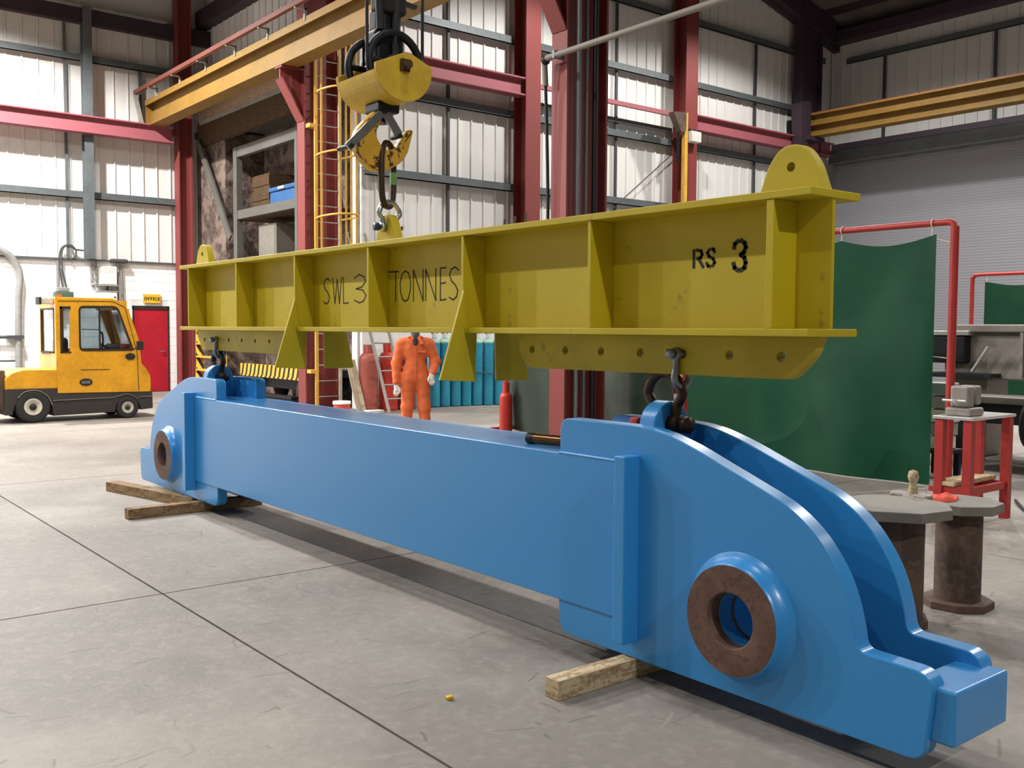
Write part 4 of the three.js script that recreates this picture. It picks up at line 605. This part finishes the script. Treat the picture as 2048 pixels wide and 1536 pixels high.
// ================================================================ welding curtains
function curtainGeo(v0, v1, yTop, yBot, u, sagN, seed0, amp) { // hanging sheet along v with folds
  const nx = 60, ny = 40, g = new THREE.PlaneGeometry(1, 1, nx, ny), p = g.attributes.position; const n = fbm(3, 3, seed0);
  for (let i = 0; i < p.count; i++) {
    const s = p.getX(i) + 0.5, t = p.getY(i) + 0.5; const tie = Math.abs(Math.sin(s * Math.PI * sagN)), sag = 0.09 * tie * Math.pow(t, 6);
    const y = yBot + (yTop - yBot) * t - sag + 0.03 * Math.sin(s * 9 + seed0) * (1 - t), v = v0 + (v1 - v0) * s;
    const f = amp * (0.6 * Math.sin(s * 17 + 3 * t + seed0) * (0.35 + 0.65 * (1 - t)) + 1.6 * (n(s * 0.9, t * 0.5) - 0.5) + 0.5 * Math.sin(s * 7 - t * 5));
    p.setXYZ(i, u + f * Math.pow(Math.sin(Math.PI * s), 0.4), Math.max(y, 0.012), -v);
  }
  g.computeVertexNormals(); return g;
}
const sheet = (t, name, g, mat) => { g.translate(-t.position.x, -t.position.y, -t.position.z); return mesh(name, g, mat, t); };
{
  const t = thing('curtain_frame', 'tall red tube frame holding the green welding curtain', 'frame', [9.8, 0, 7]);
  const top = 2.72;
  part(t, 'top_rail', poly([[9.8, top - 0.06, 5.02], [9.8, top - 0.015, 5.04], [9.8, top, 5.09], [9.8, top, 12.3]], 0.034, 12), M.frameRed);
  part(t, 'post', bar([9.8, 0.03, 5.02], [9.8, top - 0.05, 5.02], 0.042, 14), M.frameRed); part(t, 'post', bar([9.84, 0.03, 8.6], [9.84, top, 8.6], 0.04, 14), M.frameRed); part(t, 'post', bar([9.8, 0.03, 12.3], [9.8, top, 12.3], 0.04, 14), M.frameRed);
  for (const v of [5.02, 8.6, 12.3]) part(t, 'foot', bx(9.5, 10.1, 0, 0.05, v - 0.04, v + 0.04), M.frameRed);
  const c = thing('welding_curtain', 'glossy dark green welding curtain tied to the red frame', 'curtain', [9.78, 0.03, 6.8]);
  sheet(c, 'sheet', curtainGeo(8.45, 5.17, 2.6, -0.01, 9.72, 3, 5, 0.05), M.curtain);
  for (const v of [5.25, 6.3, 7.4, 8.4]) part(c, 'tie', [bar([9.77, 2.57, v], [9.8, top + 0.05, v], 0.006, 6), new THREE.TorusGeometry(0.045, 0.006, 6, 16).translate(9.8, top, -v)], M.tie);
  part(c, 'side_tie', [bar([9.77, 2.56, 5.22], [9.8, 2.5, 5.02], 0.005, 6), bar([9.77, 1.35, 5.22], [9.8, 1.33, 5.02], 0.005, 6)], M.tie);
  const d = thing('welding_curtain', 'see-through smoky green welding curtain left of the green one', 'curtain', [9.78, 0.03, 10.5]);
  sheet(d, 'sheet', curtainGeo(12.22, 8.72, 2.6, 0.03, 9.76, 3, 9, 0.07), M.curtainDark);
  for (const v of [8.8, 10, 11.1, 12.15]) part(d, 'tie', [bar([9.77, 2.57, v], [9.8, top + 0.05, v], 0.006, 6)], M.tie);
}
{
  const t = thing('curtain_frame', 'distant red tube frame holding a green curtain before the roller shutter', 'frame', [19.5, 0, 8]); const top = 2.74;
  part(t, 'top_rail', poly([[19.5, top - 0.08, 9.6], [19.5, top - 0.01, 9.55], [19.5, top, 9.45], [19.5, top, 5.4]], 0.036, 10), M.frameRed); for (const v of [9.6, 5.4]) { part(t, 'post', bar([19.5, 0.03, v], [19.5, top - 0.05, v], 0.04, 12), M.frameRed); part(t, 'foot', bx(19.2, 19.8, 0, 0.05, v - 0.04, v + 0.04), M.frameRed); }
  const c = thing('welding_curtain', 'distant green welding curtain in front of the grey roller shutter', 'curtain', [19.48, 0.03, 7.5]);
  sheet(c, 'sheet', curtainGeo(9.33, 5.5, 2.6, 0.03, 19.46, 3, 21, 0.06), M.curtain);
  for (const v of [9.3, 8, 6.8, 5.6]) part(c, 'tie', bar([19.46, 2.58, v], [19.5, top + 0.03, v], 0.006, 6), M.tie);
}
// ================================================================ spools with flanges
function spool(u, v, r, R, h, yBase, label, turn, baseFl) {
  const t = thing('flanged_tube', label, 'steel tube', [u, 0, v], 'rusty flanged tubes beside the blue beam');
  part(t, 'tube', lathe([[r * 0.9, yBase], [r, yBase], [r, h - 0.05], [r * 0.9, h - 0.05]], u, 0, v, 'y', 40), M.brownSteel);
  const oct = (R) => Array.from({ length: 8 }, (_, i) => [u + R * Math.cos(turn + i * Math.PI / 4), v + R * Math.sin(turn + i * Math.PI / 4)]);
  part(t, 'top_flange', exUV(oct(R), h - 0.055, h, 0.005), M.plateSteel); part(t, 'bottom_flange', exUV(oct(baseFl), 0, 0.045, 0.005), M.brownSteel);
  return t;
}
spool(5.0, 2.86, 0.165, 0.31, 0.66, 0.04, 'rusty steel tube with an octagonal top flange, nearer the blue beam', 0.2, 0.2);
spool(5.62, 2.8, 0.128, 0.235, 0.62, 0.04, 'rusty steel tube with an octagonal flange, farther from the blue beam', 0.5, 0.2);
{ const t = thing('clamp_casting', 'greyish star-shaped clamp casting lying on the flanged tube', 'clamp', [5.4, 0.62, 2.95]); part(t, 'arm', [rbx(5.36, 5.44, 0.625, 0.665, 2.86, 3.1, 0.02), rbx(5.3, 5.5, 0.625, 0.66, 2.93, 2.99, 0.02)], M.weld); part(t, 'knob', lathe([[0.001, 0.14], [0.025, 0.13], [0.032, 0.1], [0.02, 0.06], [0.03, 0.0]], 5.4, 0.66, 2.97, 'y', 16), M.wood); }
single('red_rag', 'crumpled red cloth lying on the flanged tube top', 'cloth', [5.56, 0.62, 2.86], (() => { const g = new THREE.SphereGeometry(0.1, 18, 10, 0, 6.283, 0, 1.6), p = g.attributes.position; for (let i = 0; i < p.count; i++) { const x = p.getX(i), z = p.getZ(i); p.setXYZ(i, x * 1.15 * (1 + 0.25 * Math.sin(5 * z * 10)), p.getY(i) * 0.28 * (1 + 0.5 * Math.sin(x * 60) * Math.cos(z * 50)), z * 0.75); } g.computeVertexNormals(); return g.translate(5.56, 0.622, -2.87); })(), M.clothRed);
// ================================================================ work area on the right
{
  const t = thing('work_stand', 'red steel work stand with a bare plate top beside the curtain', 'stand', [9.1, 0, 4.4]);
  const U = [7.95, 8.62], W = [3.9, 4.14], L = (u, v) => bx(u - 0.035, u + 0.035, 0, 0.88, v - 0.035, v + 0.035);
  for (const u of U) for (const v of W) part(t, 'leg', L(u, v), M.frameRed);
  part(t, 'lower_rail', [bx(U[0], U[1], 0.26, 0.32, W[0] - 0.02, W[0] + 0.02), bx(U[0], U[1], 0.26, 0.32, W[1] - 0.02, W[1] + 0.02), bx(U[0] - 0.02, U[0] + 0.02, 0.26, 0.32, W[0], W[1]), bx(U[1] - 0.02, U[1] + 0.02, 0.26, 0.32, W[0], W[1])], M.frameRed);
  part(t, 'top_plate', rbx(U[0] - 0.05, U[1] + 0.05, 0.88, 0.905, W[0] - 0.05, W[1] + 0.05, 0.004), M.bright);
}
{
  const t = thing('bench_vice', 'grey bench vice standing on the red work stand', 'vice', [8.15, 0.905, 4.12]); const y = 0.905, u = 8.0, v = 3.92;
  part(t, 'base', rbx(u, u + 0.24, y, y + 0.07, v, v + 0.22, 0.02), M.weld); part(t, 'fixed_jaw', rbx(u + 0.02, u + 0.13, y + 0.07, y + 0.25, v + 0.03, v + 0.19, 0.02), M.weld); part(t, 'sliding_jaw', rbx(u + 0.16, u + 0.25, y + 0.09, y + 0.25, v + 0.03, v + 0.19, 0.02), M.weld); part(t, 'handle', [bar([u - 0.04, y + 0.13, v + 0.02], [u - 0.04, y + 0.13, v + 0.22], 0.011), bar([u - 0.06, y + 0.13, v + 0.11], [u + 0.05, y + 0.13, v + 0.11], 0.018)], M.bright);
}
single('board', 'pale board lying across the lower rails of the red stand', 'board', [8.3, 0.32, 4.2], rbx(7.92, 8.66, 0.322, 0.36, 4.0, 4.18, 0.004), M.wood);
{
  const t = thing('machined_casting', 'large grey fabricated steel casting set up behind the red post', 'casting', [13, 0, 5.8]);
  part(t, 'body', rbx(12.6, 13.3, 1.0, 1.62, 3.6, 6.55, 0.03), M.weld); part(t, 'top_rim', rbx(12.5, 13.4, 1.6, 1.7, 3.6, 6.4, 0.02), M.weld); part(t, 'bright_ledge', rbx(12.42, 12.62, 1.56, 1.62, 6.15, 6.75, 0.01), M.bright, 'bright machined ledge');
  part(t, 'spindle_box', rbx(12.45, 12.75, 1.2, 1.56, 6.2, 6.7, 0.03), M.darkSteel); for (const v of [5.5, 4.8]) part(t, 'rib', bx(12.5, 12.6, 1.04, 1.6, v, v + 0.04), M.weld); part(t, 'lever', [bar([12.45, 1.1, 6.1], [12.45, 1.42, 5.9], 0.022)], M.bright, 'shiny lever'); part(t, 'tray', rbx(12.35, 12.62, 1.02, 1.08, 5.8, 6.6, 0.01), M.darkSteel);
  for (const [a, b] of [[6.0, 6.5], [3.8, 4.3]]) part(t, 'pedestal', rbx(12.65, 13.25, 0, 1.0, a, b, 0.02), M.weld);
}
{ const t = thing('slotted_table', 'long pale machine table with a dark slot under the casting', 'table', [12, 0, 5]); part(t, 'top', rbx(11.7, 12.4, 0.76, 0.84, 3.2, 6.1, 0.01), M.plateSteel); part(t, 'apron', bx(11.76, 12.34, 0.52, 0.76, 3.3, 6.0), M.darkSteel); for (const v of [3.4, 5.9]) for (const u of [11.8, 12.3]) part(t, 'leg', bx(u - 0.05, u + 0.05, 0, 0.52, v - 0.05, v + 0.05), M.darkSteel); }
for (let i = 0; i < 5; i++) single('packing_block', ['pale packing block at the bottom of the stack beside the curtain edge', 'second packing block from the floor in the stack beside the curtain', 'third packing block from the floor in the stack beside the curtain', 'fourth packing block from the floor in the stack beside the curtain', 'topmost packing block of the stack beside the curtain edge'][i], 'block', [10.6, 0.3 + i * 0.15, 5.55], rbx(10.5 + 0.02 * (i % 2), 10.75, 0.302 + i * 0.15, 0.44 + i * 0.15, 5.42 - 0.02 * (i % 3), 5.66, 0.012), [M.white, M.frameGrey, M.rim, M.frameGrey, M.bright][i], 'stack of packing blocks by the curtain');
single('block_stand', 'dark steel stool under the stack of packing blocks', 'stool', [10.6, 0, 5.55], [bx(10.42, 10.82, 0.26, 0.3, 5.36, 5.72), bx(10.44, 10.5, 0, 0.26, 5.38, 5.44), bx(10.74, 10.8, 0, 0.26, 5.38, 5.44), bx(10.44, 10.5, 0, 0.26, 5.64, 5.7), bx(10.74, 10.8, 0, 0.26, 5.64, 5.7)], M.darkSteel);
{ const t = thing('steel_drum', 'dark steel drum lying behind the red stand', 'drum', [10.6, 0.4, 4.2]); part(t, 'shell', lathe([[0.001, -0.4], [0.26, -0.4], [0.28, -0.36], [0.28, 0.36], [0.26, 0.4], [0.001, 0.4]], 10.9, 0.62, 4.3, 'v', 32), M.darkSteel); part(t, 'cradle', [bx(10.65, 11.15, 0, 0.38, 4.0, 4.08), bx(10.65, 11.15, 0, 0.38, 4.5, 4.58)], M.darkWood); }
single('floor_cable', 'black cable curling on the floor right of the red stand', 'cable', [8.7, 0, 3.6], tube([[9.5, 0.02, 4.2], [9.1, 0.015, 3.95], [8.85, 0.015, 3.75], [8.6, 0.015, 3.55], [8.4, 0.015, 3.3]], 0.014, 40, 8), M.darkSteel);
// ================================================================ fittings on the back wall
{ const t = thing('flood_lamp', 'small white floodlight fixed on the red gable post', 'lamp', [18.95, 6.3, 16.3]); part(t, 'housing', rbx(18.76, 19.12, 6.24, 6.5, 16.3, 16.5, 0.02), M.white); part(t, 'bracket', [bx(18.84, 18.88, 6.48, 6.58, 16.4, 16.53), bx(19.0, 19.04, 6.48, 6.58, 16.4, 16.53)], M.rod); }
{ const t = thing('yellow_pole', 'slim yellow pole with a brown hood on the red gable post', 'pole', [18.55, 0, 16.35]); part(t, 'pole', bx(18.5, 18.61, 0, 6.9, 16.3, 16.4), M.ladderYellow); part(t, 'hood', exUY([[18.05, 6.85], [18.5, 6.9], [18.5, 6.45], [18.33, 6.4]], 16.26, 16.44), M.brownSteel); part(t, 'stay', bar([18.3, 6.4, 16.35], [18.42, 5.7, 16.45], 0.04), M.darkSteel); }
for (const i of [0, 1, 2]) single('stud_bolt', ['rusty bolt standing on the yellow beam, left of three', 'rusty bolt standing on the yellow beam, middle of three', 'rusty bolt standing on the yellow beam, right of three'][i], 'bolt', [3.34, 2.16, 4.22 - i * 0.09], bar([3.34, 2.16, 4.22 - i * 0.09], [3.34, 2.195 + 0.01 * i, 4.215 - i * 0.09], 0.006, 6), M.rust, 'bolts on the yellow beam');
// ================================================================ person in the orange coverall
function field(fn, lo, hi, cell) { // iso-surface of a distance field, as one geometry
  const S = Math.max(hi[0] - lo[0], hi[1] - lo[1], hi[2] - lo[2]), res = Math.ceil(S / cell) + 4, mc = new MarchingCubes(res, M.coverall, false, false, 140000); mc.isolation = 0;
  const cx = lo[0], cy = lo[1], cz = lo[2], step = cell;
  for (let z = 0; z < res; z++) for (let y = 0; y < res; y++) for (let x = 0; x < res; x++) { const X = cx + (x - 1) * step, Y = cy + (y - 1) * step, Z = cz + (z - 1) * step; mc.field[x + y * res + z * res * res] = (X > hi[0] + 2 * step || Y > hi[1] + 2 * step || Z > hi[2] + 2 * step) ? -0.3 : -fn(X, Y, Z); }
  mc.update(); const n = mc.count, pos = new Float32Array(n * 3), half = res / 2;
  for (let i = 0; i < n; i++) { pos[i * 3] = cx + (mc.positionArray[i * 3] * half + half - 1) * step; pos[i * 3 + 1] = cy + (mc.positionArray[i * 3 + 1] * half + half - 1) * step; pos[i * 3 + 2] = cz + (mc.positionArray[i * 3 + 2] * half + half - 1) * step; }
  const g = new THREE.BufferGeometry(); g.setAttribute('position', new THREE.BufferAttribute(pos, 3)); g.setAttribute('normal', new THREE.BufferAttribute(mc.normalArray.slice(0, n * 3), 3)); return g;
}
const smin = (a, b, k) => { const h = Math.max(k - Math.abs(a - b), 0) / k; return Math.min(a, b) - h * h * k * 0.25; };
function capsules(bones, k) { // bones: [ax,ay,az, ra, bx,by,bz, rb, flatten z]
  return (x, y, z) => { let d = 1; for (const b of bones) { const f = b[8] || 1, z1 = z * f; const dx = b[4] - b[0], dy = b[5] - b[1], dz = (b[6] - b[2]) * f, L = dx * dx + dy * dy + dz * dz || 1e-6; let t = ((x - b[0]) * dx + (y - b[1]) * dy + (z1 - b[2] * f) * dz) / L; t = Math.max(0, Math.min(1, t)); const r = b[3] + (b[7] - b[3]) * t, e = Math.hypot(x - b[0] - dx * t, y - b[1] - dy * t, z1 - b[2] * f - dz * t) - r; d = smin(d, e, k); } return d; };
}
{ // local frame: x to the person's left as seen (right in the picture is +x), y up, z towards the camera
  const t = thing('person', 'person in an orange coverall and white gloves standing behind the yellow beam', 'person', [7.62, 0, 11.62]);
  t.rotation.y = -0.55;
  const add = (p, name, g, mat, label) => { const q = g.index ? g.toNonIndexed() : g; if (!q.attributes.uv) metreUV(q); const m = mesh(name, q, mat, p); if (label) m.userData.label = label; return m; };
  const wr = (x, y, z) => 0.0035 * Math.sin(y * 55 + x * 20) * Math.sin(x * 30 + z * 25);
  const suit = capsules([
    [-0.13, 1.40, 0, 0.085, 0.13, 1.40, 0, 0.085, 1.15], [0, 1.36, 0, 0.14, 0, 1.1, 0.01, 0.135, 1.3], [-0.06, 1.3, 0, 0.13, 0.06, 1.3, 0, 0.13, 1.2], [-0.05, 1.02, 0, 0.125, 0.05, 1.02, 0, 0.125, 1.15], [-0.06, 0.92, 0, 0.118, 0.06, 0.92, 0, 0.118, 1.1],
    [-0.1, 0.9, 0, 0.108, -0.115, 0.5, 0.02, 0.08], [-0.115, 0.5, 0.02, 0.08, -0.125, 0.1, -0.01, 0.075], [0.1, 0.9, 0, 0.108, 0.125, 0.5, 0.02, 0.082], [0.125, 0.5, 0.02, 0.082, 0.145, 0.1, -0.01, 0.078],
    [-0.2, 1.39, 0, 0.078, -0.265, 1.12, 0.0, 0.064], [-0.265, 1.12, 0, 0.064, -0.265, 0.86, 0.05, 0.052], [0.2, 1.39, 0, 0.078, 0.285, 1.14, -0.01, 0.064], [0.285, 1.14, -0.01, 0.064, 0.235, 0.99, 0.14, 0.054]], 0.05);
  add(t, 'coverall', field((x, y, z) => suit(x, y, z) + wr(x, y, z), [-0.42, 0.0, -0.25], [0.42, 1.56, 0.32], 0.016), M.coverall);
  add(t, 'collar', new THREE.TorusGeometry(0.075, 0.026, 8, 24).scale(1.15, 1, 0.6).rotateX(1.25).translate(0, 1.475, 0.02), M.coverall);
  add(t, 'shirt', field(capsules([[0, 1.4, 0.11, 0.03, 0, 1.48, 0.07, 0.06], [0, 1.48, 0.03, 0.068, 0, 1.53, 0.03, 0.06]], 0.03), [-0.12, 1.34, -0.08], [0.12, 1.6, 0.2], 0.008), M.shirt, 'dark grey shirt in the open collar');
  for (const s of [-1, 1]) add(t, 'lapel', new THREE.BoxGeometry(0.05, 0.12, 0.012).rotateZ(s * 0.4).rotateX(-0.25).translate(s * 0.065, 1.44, 0.13), M.coverall);
  add(t, 'pocket_flap', new THREE.BoxGeometry(0.12, 0.035, 0.014).translate(0.09, 1.29, 0.135), M.coverall); add(t, 'front_seam', new THREE.BoxGeometry(0.012, 0.5, 0.01).rotateX(0.02).translate(0, 1.12, 0.143), M.coverall);
  const head = capsules([[0, 1.5, 0.01, 0.055, 0, 1.58, 0.02, 0.054], [0, 1.68, 0.01, 0.092, 0, 1.7, -0.01, 0.095], [0, 1.63, 0.045, 0.06, 0, 1.6, 0.055, 0.045], [0, 1.685, 0.1, 0.014, 0, 1.645, 0.122, 0.018], [-0.085, 1.66, 0, 0.018, -0.09, 1.68, -0.005, 0.02], [0.085, 1.66, 0, 0.018, 0.09, 1.68, -0.005, 0.02]], 0.03);
  const H = add(t, 'head', field(head, [-0.13, 1.46, -0.13], [0.13, 1.82, 0.16], 0.007), M.skin);
  add(H, 'hair', field((x, y, z) => Math.max(Math.hypot(x, y - 1.7, z + 0.012) - 0.106, 1.68 + z * 0.55 - y), [-0.13, 1.58, -0.15], [0.13, 1.84, 0.13], 0.009), M.hair);
  for (const s of [-1, 1]) add(H, 'eye', new THREE.SphereGeometry(0.011, 10, 8).translate(s * 0.034, 1.69, 0.092), M.hair);
  add(H, 'mouth', new THREE.BoxGeometry(0.045, 0.006, 0.01).translate(0, 1.612, 0.102), M.clothRed);
  const hand = (x, y, z, s, lift) => { const b = [[x, y, z, 0.036, x + s * 0.005, y - 0.075, z + 0.01, 0.034, 1.3]]; [[-0.028, 0.07], [-0.009, 0.082], [0.011, 0.078], [0.029, 0.062]].forEach(([o, L]) => { const X = x + o, Y = y - 0.085; b.push([X, Y, z + 0.01, 0.011, X, Y - L * 0.55, z + 0.02, 0.0105], [X, Y - L * 0.55, z + 0.02, 0.0105, X, Y - L * 0.85, z + 0.0, 0.009]); }); b.push([x + s * 0.03, y - 0.03, z + 0.015, 0.014, x + s * 0.05, y - 0.075, z + 0.03, 0.012], [x + s * 0.05, y - 0.075, z + 0.03, 0.012, x + s * 0.047, y - 0.105, z + 0.035, 0.0105]); return field(capsules(b, 0.012), [x - 0.09, y - 0.2, z - 0.06], [x + 0.09, y + 0.05, z + 0.09], 0.005); };
  add(t, 'glove', hand(-0.265, 0.82, 0.055, 1), M.glove, 'white work glove'); add(t, 'glove', hand(0.225, 0.98, 0.165, -1), M.glove, 'white work glove');
  for (const s of [-1, 1]) { const x = s < 0 ? -0.125 : 0.148; add(t, 'boot', field(capsules([[x, 0.14, -0.015, 0.06, x, 0.06, -0.02, 0.052], [x, 0.05, -0.03, 0.048, x + s * 0.015, 0.042, 0.14, 0.042]], 0.03), [x - 0.1, -0.01, -0.12], [x + 0.12, 0.24, 0.22], 0.01), M.boot); }
}
renderer.render(scene, camera);
